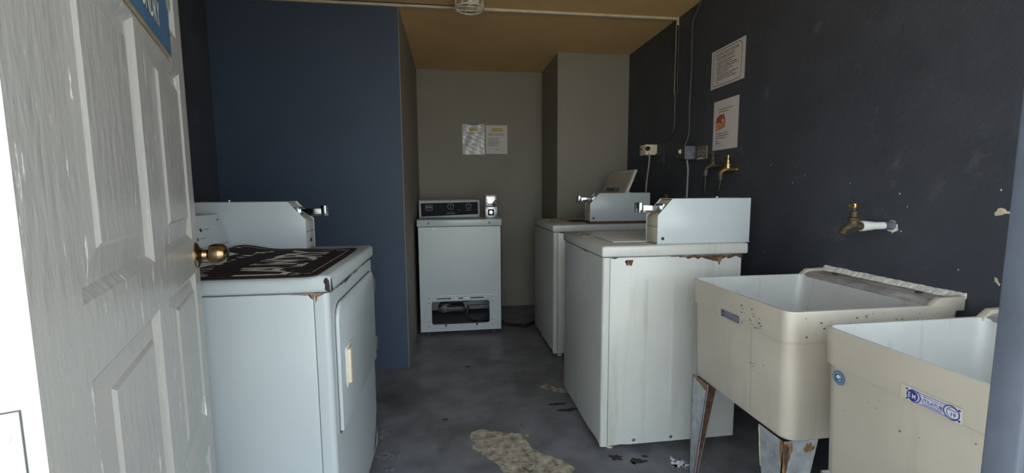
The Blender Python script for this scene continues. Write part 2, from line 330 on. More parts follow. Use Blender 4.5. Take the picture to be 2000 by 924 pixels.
for yf, sgn in ((0, 1), (DT, -1)):      # local: x = along the door, y = into the slab
    for i in range(5):
        for j in range(9):
            u0, u1, z0, z1 = us[i], us[i+1], zs[j], zs[j+1]
            if i in (1, 3) and j in (1, 3, 5, 7):
                ring_panel(b, u0, u1, z0, z1, yf, -sgn if False else (-1 if sgn == 1 else 1), (.078 if i == 1 else .084, .045 if i == 1 else .022, .055, .042))
            else: b.poly([(u0, yf, z0), (u1, yf, z0), (u1, yf, z1), (u0, yf, z1)], 'door')
b.poly([(DW, 0, .01), (DW, DT, .01), (DW, DT, 2.03), (DW, 0, 2.03)], 'dooredge')
b.poly([(0, 0, .01), (0, DT, .01), (0, DT, 2.03), (0, 0, 2.03)], 'dooredge')
b.poly([(0, 0, 2.03), (DW, 0, 2.03), (DW, DT, 2.03), (0, DT, 2.03)], 'dooredge'); b.poly([(0, 0, .01), (DW, 0, .01), (DW, DT, .01), (0, DT, .01)], 'dooredge')
bmesh.ops.remove_doubles(b.bm, verts=b.bm.verts, dist=1e-5)
door = struct(b, 'door_1', smooth=0, recalc=True)
door.location = (HX, HY, 0); door['_r'] = 1
# local +x runs to the latch edge; local y points away from the viewer's side
dx, dn = Vector((-math.sin(th), math.cos(th), 0)), Vector((math.cos(th), math.sin(th), 0))
door.matrix_world = Matrix(((dx.x, -dn.x, 0, HX), (dx.y, -dn.y, 0, HY), (0, 0, 1, 0), (0, 0, 0, 1)))
b = MB()     # knob on both faces
for sg, y0 in ((-1, 0), (1, DT)):
    c = Vector((.818, y0, 1.016)); d = Vector((0, sg, 0))
    b.lathe(c, d, [(.031, 0), (.031, .003), (.027, .006), (.019, .010), (.0135, .013), (.0125, .022), (.014, .024), (.0205, .027), (.0235, .033), (.0248, .043), (.0242, .052), (.0215, .060), (.014, .066), (.005, .068)], 'oldbrass', n=32)
b.build('door_knob', door)
b = MB()
for hz in (.30, .95, 1.78):
    b.box(-.0008, 0, .0113, .0395, hz-.0507, hz+.0507, 'darkgrey'); b.box(-.0025, -.0006, .012, .040, hz-.05, hz+.05, 'dooredge', bev=.0005)
    for q in (-.034, 0, .034): b.lathe((-.0025, .022, hz-.003+q), (-1, 0, 0), [(.0055, 0), (.0045, .0012), (.001, .0018)], 'dooredge', n=14)
    b.tube([(-.006, .0425, hz-.05), (-.006, .0425, hz+.05)], .005, 'dooredge')
b.build('door_hinge', door)
del door['_r']
# sign on the door
def dpt(u, o, z): return Vector((HX, HY, 0))+dx*u+dn*o+Z*z
SU0, SU1, SZ0, SZ1, ch = .27, .668, 1.437, 1.555, .03
b = MB(); out = [(SU0+.01, SZ0), (SU1, SZ0), (SU1, SZ1-ch), (SU1-ch, SZ1), (SU0+ch, SZ1), (SU0, SZ1-ch), (SU0, SZ0+.01)]
A = [b.bm.verts.new(dpt(u, .001, z)) for u, z in out]; B = [b.bm.verts.new(dpt(u, .007, z)) for u, z in out]
for f in [b.bm.faces.new(B), b.bm.faces.new(A[::-1])]: f.material_index = b.mi('signblue')
for i in range(len(out)):
    f = b.bm.faces.new((A[i], A[(i+1) % len(out)], B[(i+1) % len(out)], B[i])); f.material_index = b.mi('wood')
b.text('LAUNDRY', .062, dpt(.483, .0072, 1.4645), dx, Z, 'signletter', sx=.62)
for u in (SU0+.02, SU1-.012): b.lathe(dpt(u, .007, 1.478), dn, [(.004, 0), (.003, .002)], 'gap', n=10)
tag(b.build('door_sign', smooth=0, recalc=True, origin=tuple(dpt(.47, 0, 1.437))), 'blue painted sign reading LAUNDRY fixed to the open white door', 'sign')

# ---------------------------------------------------------------- coin box (a part of each machine)
def coin_box(parent, xf, y0, z0, d, L=.435, T=.115, H=.195, fm='cream'):
    """xf front x; d=+1 if it extends toward +x from the front, -1 if toward -x; y0 near side"""
    def q(a, zz): return (xf+d*a, z0+zz)
    prof = [q(0, .0), q(0, .122), q(.065, H), q(L, H), q(L, 0)]
    b = MB(); b.prism(prof, 'y', y0, y0+.003, 'enamelcool', bev=.0008); b.prism(prof, 'y', y0+T-.003, y0+T, 'enamelcool', bev=.0008)
    b.prism([q(.066, H-.003), q(.066, H), q(L, H), q(L, H-.003)], 'y', y0+.003, y0+T-.003, 'enamelcool')
    b.prism([q(L-.003, 0), q(L-.003, H-.003), q(L, H-.003), q(L, 0)], 'y', y0+.003, y0+T-.003, 'enamelcool')
    if fm == 'cream': b.lathe((xf+d*.025, y0, z0+.022), (0, -1, 0), [(.007, -.001), (.007, .002), (.004, .003)], 'gap', n=14)
    else: b.lathe((xf, y0+T*.5, z0+.035), (-d, 0, 0), [(.008, -.001), (.008, .002), (.004, .003)], 'gap', n=14)
    b.prism([q(.28, H), q(.28, H+.002), q(.40, H+.002), q(.40, H)], 'y', y0+.03, y0+.06, 'dullsteel')
    b.lathe((xf+d*.30, y0+.045, z0+H), (0, 0, 1), [(.008, 0), (.008, .006), (.005, .009)], 'dullsteel', n=12)
    cb = b.build('coin_box', parent)
    b = MB(); b.prism([q(.0015, .002), q(.0015, .112), q(.022, .132), q(.03, .136), q(.05, .138), q(.05, .17), q(.07, H-.006), q(L-.01, H-.006), q(L-.01, .002)], 'y', y0+.0035, y0+T-.0035, fm, bev=.001)
    b.rect((xf+d*.001, 0, 0), (-Y if d > 0 else Y), Z, *sorted((-(y0+.004), -(y0+T-.004)) if d > 0 else (y0+.004, y0+T-.004)), z0+.071, z0+.073, 'gap', off=.0005)
    ff = b.build('coin_box_front', cb)
    ym = y0+T*.45
    b = MB(); xa, xb = sorted((xf-d*.055, xf+d*.045)); b.box(xa, xb, ym-.02, ym+.02, z0+.140, z0+.158, 'chrome', bev=.002)
    b.box(xa, xb, ym-.022, ym-.017, z0+.136, z0+.165, 'chrome', bev=.001); b.box(xa, xb, ym+.017, ym+.022, z0+.136, z0+.165, 'chrome', bev=.001)
    xa, xb = sorted((xf-d*.074, xf-d*.054)); b.box(xa, xb, ym-.028, ym+.028, z0+.134, z0+.178, 'chrome', bev=.002)
    xa, xb = sorted((xf+d*.03, xf+d*.052)); b.box(xa, xb, ym-.034, ym+.034, z0+.139, z0+.172, 'dullsteel', bev=.002)
    b.build('coin_slide', cb)
    return cb

def arc_pts(cx, cyy, r, a0, a1, n=5): return [(cx+r*math.cos(math.radians(a0+(a1-a0)*i/n)), cyy+r*math.sin(math.radians(a0+(a1-a0)*i/n))) for i in range(n+1)]

def foot(parent, x, y, z1):
    b = MB(); b.lathe((x, y, 0), Z, [(.016, 0), (.018, .006), (.012, .012), (.008, .014), (.008, z1)], 'darkgrey' if x > 1 else 'creamplastic', n=16); b.build('foot', parent)

def washer(x0, x1, y0, y1, zb, label, enamel, lid_open, cbox, rag):
    t = thing('washing_machine', ((x0+x1)/2, (y0+y1)/2, 0), label, 'washing machine')
    zs_, zt = .880, .928; g = .0025; w_ = .030
    # side/back cabinet
    b = MB(); b.box(x0+w_+g, x1, y0, y1, zb, zs_-g, enamel, bev=.004)
    b.box(x0+.02, x0+w_+.01, y0+.006, y1-.006, zb+.004, zs_-.006, 'gap')
    sd = (x0, y0, 0)
    for gx in (.185, .315, .43):                     # faint pressed ribs on the side sheet
        b.prism([(x0+gx, y0), (x0+gx+.004, y0-.0008), (x0+gx+.016, y0-.0008), (x0+gx+.02, y0)], 'z', zb+.12, zs_-.10, enamel)
    if rag:
        for sx_ in (.155, .33, .50): b.lathe((x0+sx_, y0-.0002, zb+.022), (0, -1, 0), [(.008, 0), (.008, .001), (.005, .001), (.0045, .004)], 'dullsteel', n=14)
        o = (x0, y0, 0)
        b.blob(o, X, Z, (.118, .855), .016, .012, 'rust', seed=1, rough=.4, n=22); b.blob(o, X, Z, (.112, .848), .008, .006, 'rustlight', off=.0012, seed=2)
        b.flat(o, X, Z, [(.30, .8775), (.64, .8775), (.64, .862), (.60, .870), (.575, .862), (.55, .868), (.525, .850), (.50, .853), (.47, .865), (.44, .870), (.43, .862), (.40, .872), (.385, .863), (.37, .873), (.33, .875)], 'rust', jit=.0028, sub=9, seed=3)
        b.flat(o, X, Z, [(.52, .872), (.545, .868), (.54, .85), (.53, .832), (.522, .85)], 'rustlight', off=.0012, jit=.002, sub=3, seed=4)
        b.flat(o, X, Z, [(.033, .8775), (.07, .8775), (.05, .872)], 'rust', jit=.001, sub=3, seed=5)
        b.flat(o, X, Z, [(.033, zb+.001), (.13, zb+.001), (.10, zb+.006), (.06, zb+.004)], 'rust', jit=.002, sub=5, seed=6)
        for i in range(9):
            r_ = random.Random(i+50); b.blob(o, X, Z, (r_.uniform(.05, .6), r_.uniform(.2, .8)), .002, .0015, 'rust', seed=i, rough=.4, n=7)
    else:
        b.flat((x0, y0, 0), X, Z, [(.033, .8775), (.12, .8775), (.07, .868)], 'rust', jit=.002, sub=4, seed=8)
    cab = b.build('cabinet', t)
    # wrapped front panel with rounded vertical corners
    b = MB(); r = .014
    outp = [(x0+w_, y0)]+arc_pts(x0+r, y0+r, r, 270, 180)+arc_pts(x0+r, y1-r, r, 180, 90)+[(x0+w_, y1)]
    b.prism(outp[::-1], 'z', zb, zs_-g, enamel)
    o = (x0, 0, 0)
    b.flat(o, -Y, Z, [(-y1+.02, .8772), (-y1+.20, .8772), (-y1+.17, .871), (-y1+.12, .875), (-y1+.09, .868), (-y1+.05, .874)] if not rag else [(-y0-.30, .8772), (-y0-.20, .8772), (-y0-.24, .873)], 'rust', jit=.0012, sub=4, seed=11)
    if not rag:
        b.flat(o, -Y, Z, [(-y1+.01, zb+.0), (-y0-.004, zb), (-y0-.004, zb+.012), (-y0-.06, zb+.020), (-y0-.12, zb+.006), (-y0-.2, zb+.014), (-y0-.3, zb+.005), (-y0-.5, zb+.012)], 'rust', jit=.003, sub=6, seed=12)
    else:
        b.flat(o, -Y, Z, [(-y0-.17, zb), (-y0-.012, zb), (-y0-.012, zb+.006), (-y0-.09, zb+.010)], 'rust', jit=.002, sub=5, seed=13)
    b.build('front_panel', t)
    # top deck with overhanging lip
    b = MB(); b.box(x0-.006, x1+.028, y0-.006, y1+.006, zs_, zt, enamel, bev=.009, seg=3)
    if rag is False: # well edge showing with lid open
        b.rect((0, 0, zt), X, Y, x0+.10, x1-.20, y0+.10, y1-.08, 'cream', off=.0006)
        b.rect((0, 0, zt), X, Y, x0+.15, x1-.24, y0+.16, y1-.14, 'lidunder', off=.0010)
        b.rect((0, 0, zt), X, Y, x0+.20, x1-.28, y0+.24, y1-.22, 'gap', off=.0014)
        b.rect((0, 0, zt), X, Y, x0+.05, x0+.085, y1-.30, y1-.10, 'white', off=.001)
    b.build('top_deck', t)
    b = MB()
    if lid_open:
        hx, hz = 1.13, zt+.006; L_ = .40; a = math.radians(68); ca, sa = math.cos(a), math.sin(a)
        ya, yb = 2.955, 3.47
        def lp(u, v): return (hx+u*ca+v*sa, hz+u*sa-v*ca)
        b.prism([lp(0, 0), lp(L_, 0), lp(L_, .018), lp(0, .018)], 'y', ya, yb, enamel, bev=.007, seg=3)
        b.prism([lp(.01, -.001), lp(L_-.016, -.001), lp(L_-.016, .001), lp(.01, .001)], 'y', ya+.022, yb-.022, 'lidunder')
        b.prism([lp(.232, -.002), lp(.262, -.002), lp(.262, 0), lp(.232, 0)], 'y', ya+.16, ya+.42, 'labeldark')
        b.prism([lp(.238, -.0025), lp(.256, -.0025), lp(.256, -.0015), lp(.238, -.0015)], 'y', ya+.18, ya+.25, 'labelgrey')
        b.prism([lp(.238, -.0025), lp(.256, -.0025), lp(.256, -.0015), lp(.238, -.0015)], 'y', ya+.27, ya+.40, 'darkgrey')
        b.tube([(hx-.005, ya+.05, zt+.004), (hx-.005, yb-.05, zt+.004)], .005, 'dullsteel')
    else:
        b.box(x0+.085, x0+.50, y0+.115, y1-.045, zt-.001, zt+.005, enamel, bev=.003)
        b.rect((0, 0, zt), X, Y, x0+.03, x0+.095, y1-.29, y1-.215, 'white', off=.0012)
        b.rect((0, 0, zt), X, Y, x0+.060, x0+.088, y1-.26, y1-.19, 'gap', off=.0006)
        b.blob((0, 0, zt), X, Y, (x0+.05, y1-.12), .012, .02, 'white', off=.0012, seed=5)
    if not lid_open: b.rect((0, 0, zt), X, Y, x0+.081, x0+.504, y0+.111, y1-.041, 'ledge', off=.0004)
    b.build('lid', t)
    coin_box(t, *cbox)
    for fx in (x0+.06, x1-.06):
        for fy in (y0+.05, y1-.05): foot(t, fx, fy, zb+.01)
    return t

w1 = washer(.634, 1.272, 1.777, 2.421, .030, 'white top-loading washing machine nearest the sinks, rust under its lid edge, coin box on top', 'enamel', False, (.885, 1.800, .930, 1), True)
w2 = washer(.685, 1.335, 2.905, 3.592, .030, 'white washing machine with raised lid standing behind the nearer coin washer', 'enamel', True, (.952, 2.945, .945, 1), False)
# rust under coin boxes
b = MB(); b.flat((0, 0, .9285), X, Y, [(.872, 1.80), (.93, 1.795), (.93, 1.90), (.885, 1.91), (.868, 1.86)], 'rustlight', jit=.004, sub=4, seed=5)
b.box(.882, 1.325, 1.798, 1.918, .9285, .9300, 'enamel'); b.build('coin_box_base', w1)
b = MB(); b.box(.950, 1.39, 2.943, 3.062, .9285, .9448, 'rust', bev=.001)
b.build('coin_box_base', w2)

# ---------------------------------------------------------------- dryer on the left (front faces +x)
DX, DB, DY0, DY1 = -.35, -1.035, 1.296, 1.983
t = thing('dryer', ((DX+DB)/2, (DY0+DY1)/2, 0), 'white front-loading dryer with dark mat on top, beside the open door', 'dryer')
zs_, zt, zb, g = .880, .930, .030, .0025
b = MB(); b.box(DB, DX-.040-g, DY0, DY1, zb, zs_-g, 'enamelcool', bev=.003); b.box(DX-.045, DX-.015, DY0+.006, DY1-.006, zb+.004, zs_-.006, 'rust')
b.flat((DX, DY0, 0), X, Z, [(-.12, .8775), (-.042, .8775), (-.042, .862), (-.048, .866), (-.052, .873), (-.08, .874)], 'rustlight', jit=.0015, sub=5, seed=2)
b.build('cabinet', t)
b = MB(); r = .016
outp = [(DX-.04, DY0)]+arc_pts(DX-r, DY0+r, r, 270, 360)+arc_pts(DX-r, DY1-r, r, 0, 90)+[(DX-.04, DY1)]
b.prism(outp, 'z', zb, zs_-g, 'enamelcool')
b.flat((DX, DY0, 0), X, Z, [(-.038, .8775), (-.01, .8775), (-.03, .868), (-.036, .85)], 'rustlight', jit=.001, sub=4, seed=3)
o = (DX, 0, 0)
b.flat(o, Y, Z, [(DY0+.02, .8772), (DY1-.01, .8772), (DY1-.03, .871), (DY1-.06, .875), (DY0+.43, .875), (DY0+.38, .872), (DY0+.33, .875), (DY0+.25, .871), (DY0+.20, .866), (DY0+.17, .873), (DY0+.09, .875)], 'rust', jit=.0025, sub=9, seed=4)
b.flat(o, Y, Z, [(DY1-.05, .12), (DY1-.012, .20), (DY1-.014, .12), (DY1-.08, .05), (DY1-.12, .045)], 'rust', jit=.003, sub=4, seed=6)
for i, (a, c) in enumerate([(DY1-.03, .30), (DY1-.02, .27), (DY1-.05, .33)]): b.blob(o, Y, Z, (a, c), .004, .006, 'rust', seed=i+8)
b.build('front_panel', t)
b = MB(); b.box(DB-.01, DX+.008, DY0-.006, DY1+.006, zs_, zt, 'enamelcool', bev=.012, seg=3)
b.flat((DX-.004, DY0-.007, 0), X, Z, [(-.004, .920), (.003, .924), (.010, .915), (.010, .886), (.013, .878), (.004, .884), (-.002, .89), (.0, .90), (-.005, .91)], 'darkchip', jit=.0012, sub=4, seed=5)
b.flat((DX+.0085, 0, 0), Y, Z, [(DY0-.002, .916), (DY0+.004, .921), (DY0+.010, .90), (DY0+.014, .884), (DY0+.004, .8805), (DY0-.002, .885)], 'darkchip', jit=.001, sub=4, seed=5)
b.build('top_deck', t)
# loading door
dy0, dy1, dz0, dz1, rr = 1.348, 1.955, .432, .828, .055
pts = [(dy0, dz0), (dy1, dz0)]+arc_pts(dy1-rr, dz1-rr, rr, 0, 90, 6)+arc_pts(dy0+rr, dz1-rr, rr, 90, 180, 6)
pin = [(dy0+.012, dz0+.008), (dy1-.012, dz0+.008)]+arc_pts(dy1-rr, dz1-rr, rr-.012, 0, 90, 6)+arc_pts(dy0+rr, dz1-rr, rr-.012, 90, 180, 6)
b = MB(); b.prism(pts, 'x', DX-.002, DX+.012, 'enamelcool', bev=.004)
b.prism([(dy0-.002, dz0-.006), (dy1+.002, dz0-.006), (dy1+.002, dz0+.003), (dy0-.002, dz0+.003)], 'x', DX+.0004, DX+.004, 'rust')
b.prism([(p[0]+(.0025 if p[0] > 1.65 else -.0025), p[1]+(.0025 if p[1] > .6 else -.001)) for p in pts], 'x', DX+.0002, DX+.0012, 'gap')
dd = b.build('door', t)
b = MB(); hp = [(1.405, .548), (1.485, .548), (1.485, .676), (1.405, .676)]
b.prism(hp, 'x', DX+.012, DX+.015, 'white', bev=.001)
b.prism([(1.413, .556), (1.442, .556), (1.442, .668), (1.413, .668)], 'x', DX+.014, DX+.026, 'creamplastic', bev=.004)
b.prism([(1.447, .556), (1.478, .556), (1.478, .668), (1.447, .668)], 'x', DX+.0145, DX+.0158, 'cream'); b.build('handle', dd)
for hz in (.76, .50):
    b = MB(); b.box(DX+.002, DX+.012, dy1+.003, dy1+.016, hz-.028, hz+.028, 'dullsteel', bev=.002); b.tube([(DX+.014, dy1+.002, hz-.028), (DX+.014, dy1+.002, hz+.028)], .004, 'darkgrey'); b.build('hinge', dd)
# control console at the back (sloping face toward +x)
b = MB(); b.prism([(-.855, zt), (-.895, 1.082), (-1.03, 1.082), (-1.03, zt)], 'y', DY0+.03, 1.862, 'enamelcool', bev=.003)
un = Vector((-.04, 0, .152)).normalized(); fo = Vector((-.855, 0, zt))
b.rect(fo, Y, un, DY0+.04, 1.855, .040, .0418, 'gap', off=.0008); b.rect(fo, Y, un, DY0+.04, 1.855, .046, .047, 'ink', off=.0008)
for (yy, uu) in ((1.70, .105), (1.66, .075), (1.45, .09)):
    b.ring(fo, Y, un, (yy, uu), 0, .007, 'gap'); b.rect(fo, Y, un, yy+.015, yy+.055, uu-.001, uu+.001, 'ink', off=.0008)
b.lathe(fo+Y*1.835+un*.135, Vector((.96, 0, .25)), [(.004, 0), (.003, .002)], 'rust', n=10)
b.build('control_console', t)
coin_box(t, -.580, 1.872, .931, -1, fm='enamel')
for fx in (DX-.07, DB+.07):
    for fy in (DY0+.06, DY1-.06):
        b = MB(); b.lathe((fx, fy, 0), Z, [(.018, 0), (.018, .008), (.01, .012), (.008, .04)], 'darkgrey', n=16); b.build('foot', t)

# ---------------------------------------------------------------- mat on the dryer
def matz(x, y):
    z = .0345
    k = max(0.0, (y-1.60)/.26); e = max(0.0, (-x-.60)/.26)
    z += .024*min(1, k)*math.exp(-((x+.80)/.085)**2)+.004*min(1, k)*(1+math.sin((x+.40)*22))*0.6
    return .898+z
mx0, mx1, my0, my1, mr = -.845, -.374, 1.258, 1.848, .035
b = MB(); nu, nv = 44, 40; k = b.mi('mat'); V = {}
for s_ in (0, 1):
    for i in range(nu+1):
        for j in range(nv+1):
            x = mx0+(mx1-mx0)*i/nu; y = my0+(my1-my0)*j/nv
            # pull the corners in to round them
            for cxx, sx in ((mx1, 1), (mx0, -1)):
                for cyy, sy in ((my1, 1), (my0, -1)):
                    ax, ay = (x-(cxx-sx*mr))*sx, (y-(cyy-sy*mr))*sy
                    if ax > 0 and ay > 0:
                        d = math.hypot(ax, ay); mm = max(ax, ay)
                        if d > 0: x = (cxx-sx*mr)+sx*ax*mm/d; y = (cyy-sy*mr)+sy*ay*mm/d
            V[s_, i, j] = b.bm.verts.new((x, y, matz(x, y)+(.003 if s_ else 0)))
for i in range(nu):
    for j in range(nv):
        for s_ in (0, 1):
            q = [V[s_, i, j], V[s_, i+1, j], V[s_, i+1, j+1], V[s_, i, j+1]]
            f = b.bm.faces.new(q if s_ else q[::-1]); f.material_index = k
bd = [(i, 0) for i in range(nu)]+[(nu, j) for j in range(nv)]+[(i, nv) for i in range(nu, 0, -1)]+[(0, j) for j in range(nv, 0, -1)]
for (a, c), (d, e) in zip(bd, bd[1:]+bd[:1]):
    f = b.bm.faces.new((V[0, a, c], V[0, d, e], V[1, d, e], V[1, a, c])); f.material_index = k
n0 = len(b.bm.verts)
MO = Vector((0, 0, 0))
def mprint(fn):
    b.bm.verts.ensure_lookup_table(); a = len(b.bm.verts); fn(); b.bm.verts.ensure_lookup_table()
    for v in b.bm.verts[a:]: v.co.z = matz(v.co.x, v.co.y)+.0036+v.co.z
def line(x0, x1, y0, y1, m='matprint'):
    n = 24
    for i in range(n):
        xa, xb_ = (x0+(x1-x0)*i/n, x0+(x1-x0)*(i+1)/n) if x1-x0 > y1-y0 else (x0, x1)
        ya, yb = (y0, y1) if x1-x0 > y1-y0 else (y0+(y1-y0)*i/n, y0+(y1-y0)*(i+1)/n)
        b.rect(MO, X, Y, xa, xb_, ya, yb, m, off=0)
mprint(lambda: line(-.399, -.396, 1.32, 1.79)); mprint(lambda: line(-.80, -.42, 1.282, 1.284, 'labelgrey')); mprint(lambda: line(-.80, -.44, 1.818, 1.821))
# arched word reading toward +x : letters tallest in the middle
for i, ch_ in enumerate('LAUNDRY'):
    yc = 1.318+i*.070; h = .135+.045*math.sin(PI*(i+.5)/7)
    mprint(lambda: b.text(ch_, h*1.38, (-.462, yc, 0), Y, -X, 'matprint', sx=.86*.135/h, off=0))
for i in range(16):                                    # small ornamental arc
    a = PI*(.04+.92*i/15); yc = 1.535-.235*math.cos(a); xc = -.665-.075*math.sin(a)
    mprint(lambda: b.blob(MO, Y, -X, (yc, -xc), .010, .016 if i % 3 else .007, 'matprint' if i % 2 else 'labelgrey', off=0, seed=i+90, rough=.45))
for i in range(7):
    for (cx_, cy__) in ((-.402, 1.30), (-.41, 1.79), (-.80, 1.80)):
        r_ = random.Random(i*7+int(cx_*1000)); mprint(lambda: b.blob(MO, X, Y, (cx_-r_.uniform(0, .09), cy__+r_.uniform(-.012, .012)), .010, .003, 'matprint', off=0, seed=i, rough=.5))
mprint(lambda: b.flat(MO, X, Y, [(-.842, 1.42), (-.79, 1.40), (-.765, 1.45), (-.752, 1.53), (-.765, 1.62), (-.78, 1.66), (-.76, 1.70), (-.80, 1.72), (-.842, 1.71)], 'matprint', off=0, jit=.003, sub=3, seed=3))
mprint(lambda: b.flat(MO, X, Y, [(-.84, 1.47), (-.80, 1.46), (-.80, 1.50), (-.84, 1.51)], 'mat', off=.0006))
mprint(lambda: b.flat(MO, X, Y, [(-.84, 1.56), (-.79, 1.55), (-.79, 1.565), (-.84, 1.575)], 'mat', off=.0006))
tag(b.build('laundry_mat', smooth=50, origin=(-.61, 1.55, .93)), 'dark brown mat with pale LAUNDRY lettering lying on the left dryer', 'mat')

# ---------------------------------------------------------------- washer at the back (faces the viewer)
bx0, bx1, fy = -.261, .3965, 3.518
t = thing('washing_machine', ((bx0+bx1)/2, 3.85, 0), 'white coin washing machine against the far wall, open access hatch low in its front', 'washing machine')
ox0, ox1, oz0, oz1 = -.167, .298, .088, .277
b = MB(); z0b, z1b = .03, .878
# front sheet with hatch opening (rounded corners)
def front_sheet():
    k = b.mi('enamelcool'); rr = .018
    inner = arc_pts(ox1-rr, oz1-rr, rr, 0, 90, 4)+arc_pts(ox0+rr, oz1-rr, rr, 90, 180, 4)+arc_pts(ox0+rr, oz0+rr, rr, 180, 270, 4)+arc_pts(ox1-rr, oz0+rr, rr, 270, 360, 4)
    outer = []
    cx_, cz_ = (ox0+ox1)/2, (oz0+oz1)/2
    corners = [(bx1, z1b), (bx0, z1b), (bx0, z0b), (bx1, z0b)]
    for q in range(4):
        for i in range(5):
            c = corners[q]; outer.append(c)
    def ringv(pts, y): return [b.bm.verts.new((p[0], y, p[1])) for p in pts]
    I0, I1 = ringv(inner, fy), ringv(inner, fy+.02); C0 = ringv(corners, fy)
    n = len(inner)
    for i in range(n):
        qa, qb = i//5, ((i+1) % n)//5
        fs = (C0[qa], I0[i], I0[(i+1) % n]) if qa == qb else (C0[qa], I0[i], I0[(i+1) % n], C0[qb])
        f = b.bm.faces.new(fs); f.material_index = k
        f = b.bm.faces.new((I0[i], I1[i], I1[(i+1) % n], I0[(i+1) % n])); f.material_index = k
front_sheet()
e = 'enamelcool'
b.box(bx0, bx0+.004, fy, 4.17, z0b, z1b, e); b.box(bx1-.004, bx1, fy, 4.17, z0b, z1b, e); b.box(bx0, bx1, 4.166, 4.17, z0b, z1b, e)
b.box(bx0+.004, ox0-.0, fy+.019, fy+.021, z0b, z1b, 'gap'); b.box(ox1, bx1-.004, fy+.019, fy+.021, z0b, z1b, 'gap'); b.box(ox0, ox1, fy+.019, fy+.021, oz1, z1b, 'gap')
b.blob((0, fy, 0), X, Z, (-.13, .862), .03, .006, 'white', off=.0006, seed=2, rough=.4)
b.build('cabinet', t)
# hatch flange
b = MB(); O = (0, fy, 0)
def rrect(x0, x1, z0, z1, r): return arc_pts(x1-r, z1-r, r, 0, 90, 5)+arc_pts(x0+r, z1-r, r, 90, 180, 5)+arc_pts(x0+r, z0+r, r, 180, 270, 5)+arc_pts(x1-r, z0+r, r, 270, 360, 5)
def frame(po, pi, y, yb_, m):
    k = b.mi(m); n = len(po)
    A, B = [b.bm.verts.new((p[0], y, p[1])) for p in po], [b.bm.verts.new((p[0], y, p[1])) for p in pi]
    C, D = [b.bm.verts.new((p[0], yb_, p[1])) for p in po], [b.bm.verts.new((p[0], yb_, p[1])) for p in pi]
    for i in range(n):
        j = (i+1) % n
        for q in ((A[i], A[j], B[j], B[i]), (A[i], C[i], C[j], A[j]), (B[i], B[j], D[j], D[i])):
            f = b.bm.faces.new(q); f.material_index = k
frame(rrect(-.207, .340, .056, .325, .022), rrect(-.203, .336, .060, .321, .020), fy-.0035, fy, 'dullsteel')
frame(rrect(-.203, .336, .060, .321, .020), rrect(ox0, ox1, oz0, oz1, .018), fy-.0018, fy+.002, 'enamelcool')
for sx in (-.188, .322):
    for sz in (.075, .115, .27, .308): b.lathe((sx, fy-.0018, sz), (0, -1, 0), [(.0045, 0), (.0035, .0015)], 'darkgrey', n=10)
for a, c in ((-.125, -.01), (.045, .085), (.14, .25)): b.rect(O, X, Z, a, c, .296, .304, 'gap', off=.0024)
for a, c in ((-.01, .045), (.085, .14)): b.rect(O, X, Z, a, c, .292, .306, 'white', off=.0024); b.blob(O, X, Z, ((a+c)/2-.01, .300), .003, .003, 'gap', off=.003, rough=.1)
for sx in (-.057, .193): b.rect(O, X, Z, sx-.006, sx+.006, .068, .09, 'gap', off=.0024)
b.lathe((.07, fy-.0018, .072), (0, -1, 0), [(.0045, 0), (.0035, .0015)], 'darkgrey', n=10)
b.build('hatch_frame', t)
b = MB(); b.lathe((.05, 3.86, .20), Z, [(.10, 0), (.20, .03), (.25, .10), (.27, .30), (.27, .60)], 'tubmetal', n=36); b.build('wash_tub', t)
b = MB(); b.box(-.12, .10, 3.60, 3.72, .16, .215, 'tubmetal', bev=.02, seg=3); b.lathe((-.06, 3.66, .212), Z, [(.05, 0), (.05, .02), (.03, .03)], 'darkgrey', n=24)
b.lathe((-.07, 3.598, .195), (0, -1, 0), [(.03, 0), (.03, .012), (.012, .016)], 'darkgrey', n=20); b.box(.12, .29, 3.64, 3.66, .19, .205, 'darkgrey')
b.build('motor', t)
b = MB(); b.tube([(.13, 3.62, .20), (.11, 3.60, .15), (.14, 3.60, .09), (.22, 3.62, .06), (.34, 3.66, .06)], .012, 'rubber'); b.build('drain_hose', t)
b = MB(); b.box(bx0-.005, bx1+.005, fy-.006, 4.175, .882, .935, 'enamelcool', bev=.004)
for sx in (-.175, .302): b.lathe((sx, fy-.006, .908), (0, -1, 0), [(.006, -.001), (.006, .0015), (.003, .002)], 'gap', n=12)
b.rect((0, 0, .935), X, Y, -.15, -.147, fy+.02, fy+.40, 'gap'); b.rect((0, 0, .935), X, Y, -.15, .25, fy+.03, fy+.034, 'gap')
b.build('top_deck', t)
# console, turned slightly like in the photograph
b = MB(); cx0, cx1, cf = -.268, .250, 3.86
b.prism([(cf-.02, .935), (cf, 1.078), (cf+.05, 1.088), (cf+.16, 1.088), (cf+.16, .935)], 'x', cx0, cx1, 'enamelcool', bev=.003)
un = Vector((0, .02, .143)).normalized(); co = Vector((0, cf-.02, .935))
b.flat(co, X, un, [(cx0+.018, .008), (cx1-.014, .024), (cx1-.016, .130), (cx0+.014, .122)], 'black', off=.0012)
b.flat(co, X, un, [(-.213, .106), (-.213, .064), (-.185, .055), (-.155, .062), (-.155, .108)], 'labelgrey', off=.0018)
b.flat(co, X, un, [(-.209, .102), (-.209, .067), (-.185, .059), (-.159, .065), (-.159, .104)], 'black', off=.0024)
b.text('MAYTAG', .0145, co+X*-.184+un*.083, X, un, 'labelwhite', sx=.72, off=.003); b.rect(co, X, un, -.203, -.166, .074, .076, 'labelgrey', off=.003)
